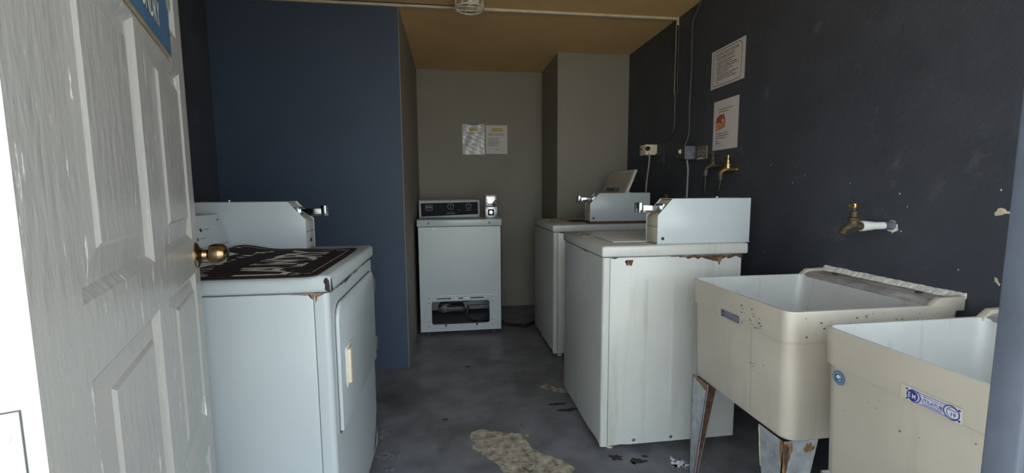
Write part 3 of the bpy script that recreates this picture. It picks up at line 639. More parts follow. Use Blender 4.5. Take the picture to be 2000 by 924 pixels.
for (kx, ku, kr) in ((.0, .090, .026), (.155, .092, .022)):
    b.ring(co, X, un, (kx, ku), kr-.003, kr, 'labelgrey', off=.0018)
    for i in range(9):
        a = PI*(.1+.8*i/8); b.rect(co+X*(kx+(kr+.006)*math.cos(a))+un*(ku+(kr+.006)*math.sin(a)), X, un, -.003, .003, -.001, .001, 'labelgrey', off=.0018)
for (a, c, u_) in ((-.03, .03, .042), (-.04, .035, .033), (-.035, .04, .026), (.13, .18, .058), (.06, .085, .06)): b.rect(co, X, un, a, c, u_, u_+.002, 'labelgrey', off=.0018)
cons = b.build('control_console', t)
nrm = X.cross(un)
for (kx, ku, kr) in ((.0, .090, .020), (.155, .092, .016)):
    b = MB(); c0 = co+X*kx+un*ku; b.lathe(c0, nrm, [(kr, .001), (kr*.95, .012), (kr*.6, .014)], 'black', n=22); b.box(c0.x-.003, c0.x+.003, c0.y-.022, c0.y-.008, c0.z-kr*.8, c0.z+kr*.8, 'darkgrey', bev=.001); b.build('dial', cons)
b = MB(); c0 = co+X*.075+un*.045; b.lathe(c0, nrm, [(.006, .001), (.006, .010), (.003, .012)], 'black', n=14); b.build('push_button', cons)
# chrome coin meter
b = MB(); qx0, qx1, qy = .283, .385, 3.66
b.box(qx0, qx1, qy, qy+.16, .936, 1.030, 'dullsteel', bev=.004); b.box(qx0, qx1-.004, qy-.006, qy+.16, 1.033, 1.128, 'chrome', bev=.006)
b.box(qx0, qx1+.01, qy+.02, qy+.22, .9355, .942, 'cream')
O = (0, qy, 0)
b.flat(O, X, Z, rrect(qx0+.022, qx1-.028, .955, 1.008, .010), 'black', off=.0012)
b.ring(O, X, Z, ((qx0+qx1)/2-.003, .982), 0, .014, 'chrome', off=.002); b.rect(O, X, Z, .328, .334, .972, .990, 'black', off=.003)
O2 = (0, qy-.006, 0)
b.rect(O2, X, Z, qx0+.012, qx0+.018, 1.055, 1.10, 'black', off=.001); b.rect(O2, X, Z, qx0+.022, qx0+.026, 1.052, 1.08, 'black', off=.001)
b.rect(O2, X, Z, qx0+.045, qx1-.022, 1.085, 1.104, 'dullsteel', off=.001); b.rect(O2, X, Z, qx0+.02, qx1-.014, 1.047, 1.053, 'black', off=.001)
b.rect(O2, X, Z, qx0+.02, qx1-.02, 1.108, 1.118, 'white', off=.001)
for (sx, sz) in ((qx0+.01, 1.018), (qx1-.022, 1.018), (qx0+.01, .948), (qx1-.014, .95)): b.lathe((sx, qy, sz), (0, -1, 0), [(.005, 0), (.004, .002)], 'darkgrey', n=10)
b.build('coin_meter', t)
for fx in (bx0+.06, bx1-.06):
    for fy_ in (fy+.05, 4.12):
        b = MB(); b.lathe((fx, fy_, 0), Z, [(.018, 0), (.018, .008), (.01, .012), (.008, .04)], 'darkgrey', n=16); b.build('foot', t)

# ---------------------------------------------------------------- utility sinks
a1, u1 = Vector((.9365, 0, .728)), Vector((-.006, 0, .086)).normalized()
a2, u2 = Vector((.9535, 0, .44)), Vector((-.013, 0, .286)).normalized()
def marks1(b):
    rnd = random.Random(4)
    for i in range(26):
        b.blob(a1, Y, u1, (rnd.uniform(1.20, 1.30), rnd.uniform(.0, .065)), rnd.uniform(.001, .006), rnd.uniform(.0006, .0022), 'darkgrey', off=-.0012, seed=i, rough=.5, n=9)
    for i in range(14):
        yy = rnd.uniform(1.17, 1.26); zz = .165+rnd.uniform(-.02, .02)+(1.26-yy)*.05; b.blob(a2, Y, u2, (yy, zz), rnd.uniform(.001, .005), rnd.uniform(.0005, .0012), 'darkchip', off=-.0012, seed=i+50, rough=.5, n=9)
    b.rect(a2, Y, u2, 1.2505, 1.2512, .005, .285, 'darkgrey', off=-.0006)
    for i in range(34):
        b.blob((0, 1.0888, 0), X, Z, (rnd.uniform(.98, 1.45), rnd.uniform(.745, .812)), rnd.uniform(.0008, .004), rnd.uniform(.0008, .004), 'darkgrey' if i % 3 else 'ledge', off=.0016, seed=i, rough=.5, n=8)
def marks2(b):
    rnd = random.Random(5)
    for i in range(22):
        b.blob(a2, Y, u2, (rnd.uniform(.52, .93), rnd.uniform(.03, .27)), rnd.uniform(.0008, .003), rnd.uniform(.0005, .0015), 'darkgrey', off=-.0012, seed=i+80, rough=.5, n=9)
    for (yy, zz) in ((.615, .790), (.572, .781)): b.blob(Vector((.9325, 0, 0)), Y, Z, (yy, zz), .003, .002, 'rust', off=-.001, seed=3)
def sink(y0, y1, label, second, marks):
    x0, x1 = .930, 1.505; t = thing('utility_sink', (1.22, (y0+y1)/2, 0), label, 'utility sink')
    k = None; b = MB()
    def rr4(xa, xb, ya, yb, r, z): return [(p[0], p[1], z) for p in rrect(xa, xb, ya, yb, r)]
    def loft(rings, m, flip=False):
        kk = b.mi(m); V = [[b.bm.verts.new(p) for p in r] for r in rings]
        for A, B in zip(V, V[1:]):
            n = len(A)
            for i in range(n):
                q = (A[i], A[(i+1) % n], B[(i+1) % n], B[i]); f = b.bm.faces.new(q if not flip else q[::-1]); f.material_index = kk
        return V
    zr = .820
    lx = 1.408                                   # ledge begins
    # outside: body, seam, apron, rim
    o = loft([rr4(x0+.030, x1-.02, y0+.014, y1-.014, .035, .428), rr4(x0+.024, x1-.02, y0+.010, y1-.010, .035, .44), rr4(x0+.013, x1-.012, y0+.007, y1-.007, .035, .7265),
              rr4(x0+.007, x1-.010, y0+.003, y1-.003, .032, .728), rr4(x0+.001, x1, y0, y1, .03, .814), rr4(x0+.003, x1, y0+.002, y1-.002, .03, zr)], 'tub')
    f = b.bm.faces.new(o[0][::-1]); f.material_index = b.mi('tub')
    i_ = loft([rr4(x0+.003, x1, y0+.002, y1-.002, .03, zr), rr4(x0+.011, lx, y0+.011, y1-.011, .024, zr), rr4(x0+.014, lx-.004, y0+.014, y1-.014, .024, .80),
               rr4(x0+.045, lx-.04, y0+.03, y1-.03, .05, .50), rr4(x0+.08, lx-.07, y0+.06, y1-.06, .05, .46)], 'tubin')
    f = b.bm.faces.new(i_[-1]); f.material_index = b.mi('tubin')
    # vertical mould seam and smudges on the front
    ym = (y0+y1)/2
    FO_ = (x0+.0155, 0, 0)
    marks(b)
    body = b.build('basin', t)
    # tap ledge along the wall
    b = MB()
    b.prism([(lx-.012, .800), (lx-.010, zr+.001), (lx+.018, .842), (x1+.008, .845), (x1+.008, .800)], 'y', y0+.001, y0+.020, 'tub', bev=.003)
    b.prism([(lx-.012, .800), (lx-.010, zr+.001), (lx+.018, .842), (x1+.008, .845), (x1+.008, .800)], 'y', y1-.020, y1-.001, 'tub', bev=.003)
    b.prism([(lx-.002, .79), (lx-.001, zr+.003), (lx+.02, .832), (x1+.008, .834), (x1+.008, .79)], 'y', y0+.020, y1-.020, 'ledge', bev=.002)
    for ty in (y0+.10, y1-.10): b.lathe((x1-.035, ty, .834), Z, [(.010, 0), (.009, .003)], 'gap', n=14)
    b.build('tap_ledge', t)
    # legs: tapered galvanised angles
    def leg(cx, cyy, dx_, dy_):
        b = MB(); top, bot = .428, 0.0; wt, wb, wt2 = .105, .036, .115; tk = .003
        ln = .004
        # flange along y (faces x)
        def quadbox(P):
            V = [b.bm.verts.new(p) for p in P]; kk = b.mi('galv')
            for q in ((0, 1, 2, 3), (7, 6, 5, 4), (0, 4, 5, 1), (1, 5, 6, 2), (2, 6, 7, 3), (3, 7, 4, 0)):
                f = b.bm.faces.new([V[i] for i in q]); f.material_index = kk
        quadbox([(cx, cyy, top), (cx, cyy+dy_*wt, top), (cx, cyy+dy_*wb, bot), (cx, cyy, bot), (cx+dx_*tk, cyy, top), (cx+dx_*tk, cyy+dy_*wt, top), (cx+dx_*tk, cyy+dy_*wb, bot), (cx+dx_*tk, cyy, bot)])
        quadbox([(cx, cyy, top), (cx+dx_*wt2, cyy, top), (cx+dx_*wb, cyy, bot), (cx, cyy, bot), (cx, cyy+dy_*tk, top), (cx+dx_*wt2, cyy+dy_*tk, top), (cx+dx_*wb, cyy+dy_*tk, bot), (cx, cyy+dy_*tk, bot)])
        yc = -1 if dy_ > 0 else 1
        if dy_ > 0 and dx_ > 0:
            b.flat((cx, cyy, 0), X, Z, [(.0, .428), (.028, .426), (.03, .40), (.02, .36), (.014, .30), (.010, .24), (.004, .30), (.001, .36)], 'rustlight', off=.0006, jit=.003, sub=4, seed=2)
            b.flat((cx, cyy, 0), X, Z, [(.001, .42), (.016, .42), (.020, .38), (.012, .33), (.006, .36)], 'rust', off=.0012, jit=.003, sub=4, seed=3)
            b.blob((cx, cyy, 0), X, Z, (.085, .405), .016, .014, 'rustlight', off=.0006, seed=4, rough=.4, n=20)
            b.flat((cx, cyy, 0), -Y, Z, [(-.012, .428), (-.001, .428), (-.001, .33), (-.006, .37)], 'rustlight', off=.0006, jit=.002, sub=4, seed=5)
            b.flat((cx, cyy, 0), -Y, Z, [(-.105, .42), (-.098, .42), (-.083, .30), (-.088, .30)], 'chip', off=.0006, jit=.001, sub=4, seed=5)
        elif dx_ > 0:
            b.flat((cx, cyy, 0), -Y, Z, [(.0, .428), (.10, .428), (.098, .40), (.08, .405), (.05, .41), (.02, .42)], 'rustlight', off=.0006, jit=.003, sub=5, seed=6)
            b.flat((cx, cyy, 0), -Y, Z, [(.096, .40), (.101, .40), (.034, 0), (.030, 0)], 'rust', off=.0006, jit=.001, sub=6, seed=7)
            b.flat((cx, cyy-tk, 0), X, Z, [(.003, .42), (.112, .42), (.034, .0), (.003, 0)], 'rust', off=.0006, sub=1)
        b.build('leg', t, recalc=False, smooth=0)
    leg(x0+.018, y0+.012, 1, 1); leg(x0+.018, y1-.012, 1, -1); leg(x1-.03, y0+.012, -1, 1); leg(x1-.03, y1-.012, -1, -1)
    return t, body
s1, body1 = sink(1.088, 1.600, 'cream utility sink next to the near washing machine, dirty dark maker label, rusty legs showing', False, marks1)
s2, body2 = sink(.470, .982, 'cream utility sink nearest the doorway, with clean UTILATUB label and round blue sticker', True, marks2)
# front face of a tub leans slightly: make a plane frame for its decals
def tubplane(z): return .930+.006+(.0 if z > .727 else .006)+(.814-z)*(.07 if z > .727 else .045)-.0025
fr = Vector((tubplane(.76), 0, .76)); up_a = Vector((-.006/.087, 0, 1)).normalized()
def decal_plane(z):   # point and up axis on the body or apron
    if z > .727:
        a, c = Vector((.937, 0, .728)), Vector((.931, 0, .814))
    else: a, c = Vector((.954, 0, .44)), Vector((.941, 0, .726))
    u = (c-a).normalized(); return a, u
def label(parent, yL, yR, z0, z1, clean):
    b = MB(); a = Vector((.9365, 0, .728)); u = Vector((-.006, 0, .086)).normalized(); o = a+(-Y)*(-yL)+u*(z0-.728); W, H = yL-yR, z1-z0
    base, ink = ('labelwhite', 'labelblue') if clean else ('labelgrey', 'labeldark')
    b.rect(o, -Y, u, -.012, W+.005, -.003, H+.004, 'cream', off=.0010)
    b.rect(o, -Y, u, -.0015, W+.0015, -.0015, H+.0015, base, off=.0014)
    b.rect(o, -Y, u, .022, W-.022, 0, .0012, ink, off=.0022); b.rect(o, -Y, u, .022, W-.022, H-.0012, H, ink, off=.0022)
    for a_ in (0, W-.004):
        for c_ in (0, H-.004): b.rect(o, -Y, u, a_, a_+.004, c_, c_+.004, ink, off=.0022)
    r = H*.46
    b.ring(o, -Y, u, (r+.001, H/2), 0, r, ink, off=.0024); b.ring(o, -Y, u, (r+.004, H/2), r, r+.002, ink, off=.0022)
    b.text('E', H*.62, o+(-Y)*(r*.62)+u*(H*.30), -Y, u, base, off=.003, sx=.75); b.text('M', H*.55, o+(-Y)*(r*1.42)+u*(H*.28), -Y, u, base, off=.003, sx=.75)
    b.ring(o, -Y, u, (W-r-.001, H/2), r-.0012, r, ink, off=.0024); b.ring(o, -Y, u, (W-r-.004, H/2), r+.001, r+.003, ink, off=.0022)
    b.text('19', H*.42, o+(-Y)*(W-r-.001)+u*(H*.25), -Y, u, ink, off=.003); b.text('MODEL', H*.17, o+(-Y)*(W-r-.001)+u*(H*.66), -Y, u, ink, off=.003)
    b.text('UTILATUB', H*.42, o+(-Y)*(W/2)+u*(H*.36), -Y, u, ink, off=.003, sx=.84); b.text('E.L. MUSTEE & SONS, INC.', H*.17, o+(-Y)*(W/2)+u*(H*.76), -Y, u, ink, off=.003, sx=.9)
    b.rect(o, -Y, u, W*.30, W*.70, H*.22, H*.26, ink, off=.0024); b.rect(o, -Y, u, W*.32, W*.68, H*.12, H*.16, ink, off=.0024)
    b.build('maker_label', parent, smooth=0)
label(s1, 1.402, 1.304, .724, .747, False)
label(s2, .761, .661, .729, .754, True)
b = MB(); a, u = decal_plane(.6); o = a+u*(.700-.44); o = Vector((o.x, .928, .700))
b.ring(o, -Y, u, (0, 0), 0, .0175, 'sticker', off=.0012); b.ring(o, -Y, u, (0, 0), .0118, .0128, 'labelwhite', off=.0018); b.ring(o, -Y, u, (0, 0), .0155, .0160, 'labelwhite', off=.0018)
b.flat(o, -Y, u, [(-.007, .002), (-.002, .008), (.005, .008), (.008, .002), (.003, .001), (.0, -.003), (-.004, -.001)], 'labelwhite', off=.0020); b.flat(o, -Y, u, [(-.002, -.008), (.006, -.006), (.008, -.001), (.003, -.004)], 'labelwhite', off=.0020)
b.build('round_sticker', s2, smooth=0)
# caulk bead where the sinks meet the wall
b = MB(); rnd = random.Random(9)
n_ = 90; V = []; hh, ww = .003, 0.0
for i in range(n_+1):
    yy = 1.092+.505*i/n_; hh = min(.006, max(0, hh+rnd.uniform(-.0012, .0012))); ww = min(.007, max(-.010, ww+rnd.uniform(-.003, .003))); d_ = .028+ww; h_ = hh
    V.append([b.bm.verts.new(p) for p in ((RX-d_, yy, .8347), (RX-d_*.85, yy, .8375+h_*.2), (RX-d_*.35, yy, .8455+h_*.5), (RX-.0005, yy, .850+h_), (RX-.0005, yy, .8347))])
k_ = b.mi('plaster')
for A, B in zip(V, V[1:]):
    for q in range(5):
        f = b.bm.faces.new((A[q], A[(q+1) % 5], B[(q+1) % 5], B[q])); f.material_index = k_
for q in (V[0][::-1], V[-1]): b.bm.faces.new(q).material_index = k_
bmesh.ops.recalc_face_normals(b.bm, faces=b.bm.faces)
tag(b.build('caulk_bead', smooth=0), 'crumbly white caulk bead along the wall behind the farther sink', 'caulk')
# drain fitting under sink
b = MB(); b.lathe((1.33, .975, .0), Z, [(.075, 0), (.085, .02), (.098, .30), (.10, .36), (.104, .365), (.104, .38), (.098, .38), (.09, .08), (.001, .06)], 'creamplastic', n=32)
b.lathe((1.33, .975, .0), Z, [(.0955, .22), (.0995, .33)], 'pipeblue', n=32, cap=False)
bk = b.build('bucket', origin=(1.33, .975, 0)); tag(bk, 'pale bucket with blue band standing in shadow under the nearest sink', 'bucket')
b = MB(); b.tube([(1.2315, .975, .30)]+[(1.33+.105*math.cos(a_), .975+.105*math.sin(a_), .36-.10*math.sin((a_-PI)/PI*PI)) for a_ in [PI+PI*i/12 for i in range(1, 12)]]+[(1.434, .975, .36)], .002, 'darkgrey', n=6)
b.build('bail_handle', bk)

# ---------------------------------------------------------------- taps
def tap(name, base, label, m, mh, size=1.0, pipe=None, rust=False):
    bx, by_, bz = base       # body centre; wall at RX; spout toward -x
    t = thing(name, (RX, by_, bz), label, 'tap'); s = size
    b = MB(); b.tube([(RX, by_, bz), (bx+.03*s, by_, bz)], .009*s if not pipe else .013, pipe or m, n=16)
    if pipe:
        b.lathe((bx+.028, by_, bz), X, [(.017, 0), (.018, .012), (.016, .03), (.014, .05)], pipe, n=18); b.lathe((RX-.035, by_, bz), X, [(.0135, 0), (.014, .012), (.016, .035)], 'boxgrey', n=16)
    else: b.lathe((RX-.004, by_, bz), X, [(.018, 0), (.018, .004)], m, n=16)
    b.build('supply_pipe', t)
    b = MB(); b.tube([(bx+.04*s, by_, bz), (bx+.015*s, by_, bz), (bx-.005*s, by_, bz+.001), (bx-.022*s, by_, bz-.004*s), (bx-.036*s, by_, bz-.014*s), (bx-.042*s, by_, bz-.026*s)], [.014*s, .015*s, .016*s, .012*s, .011*s, .013*s], m, n=16)
    b.lathe((bx, by_, bz), Z, [(.016*s, 0), (.016*s, .020*s), (.019*s, .022*s), (.019*s, .028*s), (.011*s, .032*s), (.010*s, .045*s), (.012*s, .046*s), (.012*s, .050*s), (.005*s, .053*s), (.0045*s, .066*s)], m, n=18)
    b.build('tap_body', t)
    b = MB(); b.tube([(bx-.026*s, by_-.008, bz+.070*s), (bx-.018*s, by_-.006, bz+.070*s), (bx, by_, bz+.070*s), (bx+.018*s, by_+.006, bz+.070*s), (bx+.026*s, by_+.008, bz+.070*s)], [.0058*s, .0045*s, .0042*s, .0045*s, .0058*s], mh, n=12)
    b.lathe((bx, by_, bz+.064*s), Z, [(.007*s, 0), (.008*s, .006*s), (.007*s, .013*s)], mh, n=14); b.build('tap_handle', t)
    return t
tap('water_tap', (1.366, 1.335, 1.036), 'brass tap on a white pipe projecting from the wall above the farther sink', 'browntap', 'brass', 1.0, 'white')
tp2 = tap('water_tap', (1.468, 2.20, 1.268), 'polished brass tap feeding a hose, right of the darker wall tap', 'brass', 'brass', .98)
tp3 = tap('water_tap', (1.462, 2.33, 1.295), 'dark corroded tap with hose, below the pictured notice and left of the brass one', 'browntap', 'browntap', .98)
def hose(name, pts, r, m, label):
    path = []
    P = [Vector(p) for p in pts]
    for i in range(len(P)-1):
        p0, p1, p2, p3 = P[max(i-1, 0)], P[i], P[i+1], P[min(i+2, len(P)-1)]
        for k in range(6):
            u = k/6; path.append(.5*((2*p1)+(-p0+p2)*u+(2*p0-5*p1+4*p2-p3)*u*u+(-p0+3*p1-3*p2+p3)*u**3))
    path.append(P[-1]); b = MB(); b.tube(path, r, m, n=10)
    return b, label
b, l = hose('h', [(1.427, 2.20, 1.246), (1.427, 2.20, 1.20), (1.42, 2.22, 1.13), (1.415, 2.33, 1.02), (1.42, 2.36, .85), (1.43, 2.36, .6)], .009, 'rubber', '')
b.lathe((1.427, 2.20, 1.212), Z, [(.012, 0), (.014, .008), (.015, .032)], 'browntap', n=14)
tag(b.build('water_hose'), 'black rubber hose hanging from the polished brass wall tap', 'hose')
b, l = hose('h', [(1.421, 2.33, 1.273), (1.421, 2.33, 1.23), (1.42, 2.34, 1.12), (1.42, 2.41, .95), (1.43, 2.42, .6)], .009, 'rubber', '')
b.lathe((1.421, 2.33, 1.238), Z, [(.012, 0), (.014, .008), (.015, .032)], 'darkgrey', n=14)
tag(b.build('water_hose'), 'black rubber hose hanging from the dark corroded wall tap', 'hose')
b, l = hose('h', [(.402, 3.68, .06), (.45, 3.69, .014), (.55, 3.64, .014), (.62, 3.62, .014), (.67, 3.68, .014), (.72, 3.72, .014)], .013, 'rubber', '')
tag(b.build('drain_hose'), 'black drain hose lying on the floor beside the far washing machine', 'hose')
# small white valve and pipe stub
b = MB(); b.tube([(RX, 3.50, 1.235), (RX-.05, 3.50, 1.235)], .009, 'darkgrey'); b.tube([(RX-.05, 3.50, 1.20), (RX-.05, 3.50, 1.25)], .008, 'white'); b.tube([(RX-.05, 3.475, 1.262), (RX-.05, 3.525, 1.262)], .007, 'white'); b.tube([(RX-.05, 3.50, 1.245), (RX-.05, 3.50, 1.262)], .005, 'white')
tag(b.build('valve'), 'small white valve on the dark wall behind the raised washer lid', 'valve')
b = MB(); bmesh.ops.create_icosphere(b.bm, subdivisions=3, radius=1); rnd = random.Random(3)
for v in b.bm.verts:
    k_ = 1+.18*math.sin(v.co.x*5+1)*math.cos(v.co.y*6)+rnd.uniform(-.05, .05); v.co = Vector((RX-.012+v.co.x*.03*k_, 2.955+v.co.y*.06*k_, 1.095+v.co.z*.045*k_))
b.mi('browntap'); tag(b.build('mortar_lump'), 'rough brown mortar lump on the wall showing above the near coin box', 'mortar')

# ---------------------------------------------------------------- electrical things on the right wall
def wallbox(name, y0, y1, z0, z1, d, m, label, cat, extra=None):
    b = MB(); b.box(RX-d, RX, y0, y1, z0, z1, m, bev=min(.003, d*.3))
    if extra: extra(b)
    return tag(b.build(name), label, cat)
def ex(b):
    b.lathe((RX-.075, 3.13, 1.462), (0, -1, 0), [(.018, 0), (.016, .012), (.010, .018)], 'darkchip', n=14); b.lathe((RX-.06, 3.13, 1.428), (0, -1, 0), [(.010, 0), (.008, .016)], 'white', n=12)
    b.rect((RX-.09, 0, 0), -Y, Z, -3.22, -3.20, 1.455, 1.475, 'ink')
wallbox('plug_adapter', 3.13, 3.235, 1.416, 1.492, .09, 'creamplastic', 'cream socket box with a plug, leftmost on the dark wall', 'socket', ex)
wallbox('blanking_plate', 3.005, 3.15, 1.345, 1.425, .012, 'navy', 'dark blank cover plate painted like the wall, right of the cream socket', 'cover plate')
def ex(b):
    b.rect((RX-.07, 0, 0), -Y, Z, -2.675, -2.655, 1.385, 1.415, 'white', off=.001); b.box(RX-.082, RX-.07, 2.660, 2.668, 1.392, 1.408, 'white'); b.rect((RX-.07, 0, 0), -Y, Z, -2.70, -2.69, 1.362, 1.372, 'dullsteel', off=.001)
    b.box(RX-.071, RX-.0005, 2.6095, 2.612, 1.350, 1.430, 'boxgrey')
wallbox('light_switch', 2.612, 2.722, 1.350, 1.430, .07, 'boxdark', 'surface switch box with white toggle and cables above and below', 'switch', ex)
def ex(b):
    for yy in (2.503, 2.547):
        b.ring((RX-.012, 0, 0), -Y, Z, (-yy, 1.383), .011, .014, 'cream', off=.0008); b.rect((RX-.012, 0, 0), -Y, Z, -yy-.005, -yy-.002, 1.378, 1.390, 'gap', off=.0008); b.rect((RX-.012, 0, 0), -Y, Z, -yy+.002, -yy+.005, 1.378, 1.390, 'gap', off=.0008)
    b.flat((RX-.012, 0, 0), -Y, Z, [(-2.575, 1.346), (-2.48, 1.346), (-2.52, 1.352), (-2.57, 1.350)], 'plaster', off=.0008, jit=.002, sub=4)
wallbox('power_outlet', 2.472, 2.578, 1.342, 1.424, .012, 'outlet', 'brown double outlet plate right of the switch box', 'outlet', ex)
b, l = hose('h', [(RX-.066, 3.115, 1.425), (RX-.06, 3.13, 1.36), (RX-.05, 3.18, 1.25), (RX-.05, 3.20, 1.10), (RX-.06, 3.20, .9)], .006, 'cablegrey', '')
tag(b.build('electric_cable'), 'grey power cord hanging from the cream socket box', 'cable')
b, l = hose('h', [(RX-.03, 2.655, 1.3495), (RX-.02, 2.655, 1.28), (RX-.02, 2.66, 1.1), (RX-.02, 2.66, .9)], .006, 'cablegrey', '')
tag(b.build('electric_cable'), 'grey cable dropping from the bottom of the switch box', 'cable')
b = MB(); b.box(RX-.013, RX-.0005, 2.863, 2.884, 1.80, CE-.0165, 'strip', bev=.002); b.box(RX-.014, RX-.003, 2.863, 2.868, 1.80, CE-.05, 'cabledark'); tag(b.build('wall_trunking'), 'narrow off-white trunking running down the dark wall from the ceiling', 'trunking')
b, l = hose('h', [(RX-.006, 2.875, 1.80), (RX-.006, 2.877, 1.70), (RX-.006, 2.875, 1.60), (RX-.006, 2.89, 1.555), (RX-.006, 2.94, 1.525), (RX-.006, 3.05, 1.515), (RX-.006, 3.16, 1.500), (RX-.02, 3.18, 1.4915)], .007, 'cabledark', '')
tag(b.build('wall_cable'), 'dark cable curving from the wall trunking to the cream socket box', 'cable')
b, l = hose('h', [(RX-.006, 2.60, CE-.001), (RX-.006, 2.64, 2.24), (RX-.006, 2.685, 2.18), (RX-.006, 2.68, 1.9), (RX-.006, 2.688, 1.7), (RX-.006, 2.682, 1.55), (RX-.012, 2.69, 1.48), (RX-.03, 2.70, 1.4305)], .006, 'cabledark', '')
for z_ in (2.1, 1.95, 1.78, 1.56): b.box(RX-.014, RX-.0002, 2.672, 2.698, z_-.003, z_+.003, 'cabledark')
tag(b.build('wall_cable'), 'thin dark cable running from the ceiling down to the switch box', 'cable')

# ---------------------------------------------------------------- notices
def bars(b, o, ri, a0, lines, h, m, rnd, off=.0012):
    for (v, ln) in lines:
        a = a0; e = a0+ln
        while a < e-.003:
            wv = min(rnd.uniform(.008, .024), e-a); b.rect(o, ri, Z, a, a+wv, v, v+h*rnd.uniform(.75, 1.1), m, off=off); a += wv+.0035
def sheet(name, o, ri, W, H, m, rot=0, draw=None, label='', wavy=.0, skew=0):
    b = MB(); o = Vector(o); ri = Vector(ri); nr = ri.cross(Z)
    V = []; n = 8; k = b.mi(m)
    A = [[b.bm.verts.new(o+ri*(W*i/n)+Z*(-H*j/n+skew*i/n)+nr*(.0008+wavy*abs(math.sin(i*.9+j*.5))*(1 if 0 < i < n else .6))) for i in range(n+1)] for j in range(n+1)]
    for j in range(n):
        for i in range(n):
            f = b.bm.faces.new((A[j][i], A[j+1][i], A[j+1][i+1], A[j][i+1])); f.material_index = k
    B = [[b.bm.verts.new(v.co-nr*.0004) for v in row] for row in A]
    for j in range(n):
        for i in range(n):
            f = b.bm.faces.new((B[j][i], B[j][i+1], B[j+1][i+1], B[j+1][i])); f.material_index = k
    if draw: draw(b, o+nr*(wavy+.0006), ri)
    return tag(b.build(name, smooth=0), label, 'notice')
def d1(b, o, ri):
    rnd = random.Random(1); W, H = .300, .212
    for (po, pi) in ((arc_pts, 0),):
        def rr(x0, x1, z0, z1, r): return rrect(x0, x1, z0, z1, r)
        P, Q = rr(.018, W-.026, -H+.010, -.010, .028), rr(.021, W-.029, -H+.013, -.013, .026); k = b.mi('inkblack'); nr = ri.cross(Z)
        A = [b.bm.verts.new(o+ri*p[0]+Z*p[1]+nr*.001) for p in P]; B = [b.bm.verts.new(o+ri*p[0]+Z*p[1]+nr*.001) for p in Q]
        for i in range(len(A)):
            f = b.bm.faces.new((A[i], A[(i+1) % len(A)], B[(i+1) % len(A)], B[i])); f.material_index = k
    b.text('LAUNDRY FACILITY GUIDELINES', .0165, o+ri*(W/2-.004)+Z*(-.036), ri, Z, 'inkblack', sx=.82, off=.0012); b.rect(o, ri, Z, .045, W-.05, -.039, -.038, 'inkblack', off=.0012)
    bars(b, o, ri, .055, [(-.052, .16), (-.062, .15), (-.078, .16), (-.089, .13), (-.102, .18), (-.113, .19), (-.126, .14), (-.137, .11), (-.150, .19), (-.161, .15), (-.172, .18), (-.186, .02)], .0052, 'ink', rnd)
    for z_ in (-.052, -.078, -.102, -.126, -.150, -.172): b.rect(o, ri, Z, .038, .041, z_, z_+.006, 'ink', off=.0012)
sheet('wall_notice', (RX, 2.470, 1.948), -Y, .300, .212, 'paper', draw=d1, label='LAUNDRY FACILITY GUIDELINES sheet with rounded border, upper notice on the dark wall')
def d2(b, o, ri):
    rnd = random.Random(2)
    bars(b, o, ri, .05, [(-.052, .13), (-.066, .09)], .005, 'ink', rnd)
    b.flat(o, ri, Z, [(.022, -.135), (.022, -.115), (.035, -.09), (.06, -.078), (.085, -.08), (.10, -.078), (.112, -.10), (.116, -.125), (.112, -.15), (.09, -.158), (.06, -.162), (.032, -.168)], 'photoorange', off=.001, jit=.002, sub=3)
    b.flat(o, ri, Z, [(.026, -.118), (.037, -.092), (.06, -.080), (.085, -.082), (.10, -.079), (.108, -.10), (.104, -.118), (.085, -.115), (.07, -.128), (.055, -.118), (.04, -.126)], 'photored', off=.0016, jit=.002, sub=3, seed=4)
    b.blob(o, ri, Z, (.092, -.112), .008, .010, 'paper', off=.0022); b.blob(o, ri, Z, (.038, -.128), .006, .006, 'paper', off=.0022)
    bars(b, o, ri, .03, [(-.185, .11), (-.198, .12), (-.211, .09), (-.228, .03), (-.240, .05)], .005, 'ink', rnd); bars(b, o, ri, .03, [(-.254, .08)], .002, 'ink', rnd)
sheet('wall_notice', (RX, 2.428, 1.659), -Y, .226, .274, 'paper', draw=d2, label='white notice with a red and orange picture, hanging above the wall taps')
def d3(b, o, ri):
    rnd = random.Random(3)
    b.rect(o, ri, Z, .05, .16, -.008, .0, 'ink', off=.001); b.text('LAUNDRY', .011, o+ri*.107+Z*-.048, ri, Z, 'ink', off=.0016); b.rect(o, ri, Z, .072, .145, -.050, -.038, 'yellow', off=.001)
    b.rect(o, ri, Z, .062, .150, -.063, -.052, 'yellow', off=.001); bars(b, o, ri, .066, [(-.060, .08)], .004, 'ink', rnd, .0016)
    bars(b, o, ri, .03, [(-.085, .15), (-.093, .09), (-.118, .07), (-.130, .07), (-.142, .08), (-.156, .06), (-.168, .06), (-.192, .15), (-.204, .07), (-.216, .06), (-.228, .07)], .0035, 'ink', rnd)
sheet('wall_notice', (.125, BY, 1.795), X, .213, .288, 'glosspaper', draw=d3, wavy=.004, label='glossy sleeved notice with yellow heading, left of the pair on the far wall')
def d4(b, o, ri):
    rnd = random.Random(4)
    b.rect(o, ri, Z, .055, .165, -.040, -.028, 'yellow', off=.001); b.rect(o, ri, Z, .048, .172, -.058, -.045, 'yellow', off=.001); bars(b, o, ri, .06, [(-.037, .10), (-.054, .105)], .005, 'ink', rnd, .0016)
    bars(b, o, ri, .024, [(-.082, .15), (-.096, .15)], .005, 'ink', rnd); bars(b, o, ri, .024, [(-.128, .10), (-.144, .10), (-.162, .11), (-.178, .10), (-.194, .09)], .006, 'ink', rnd); bars(b, o, ri, .095, [(-.232, .025)], .006, 'ink', rnd)
sheet('wall_notice', (.350, BY, 1.786), X, .209, .272, 'paper', draw=d4, label='plain paper notice with two yellow heading lines, right of the pair on the far wall')

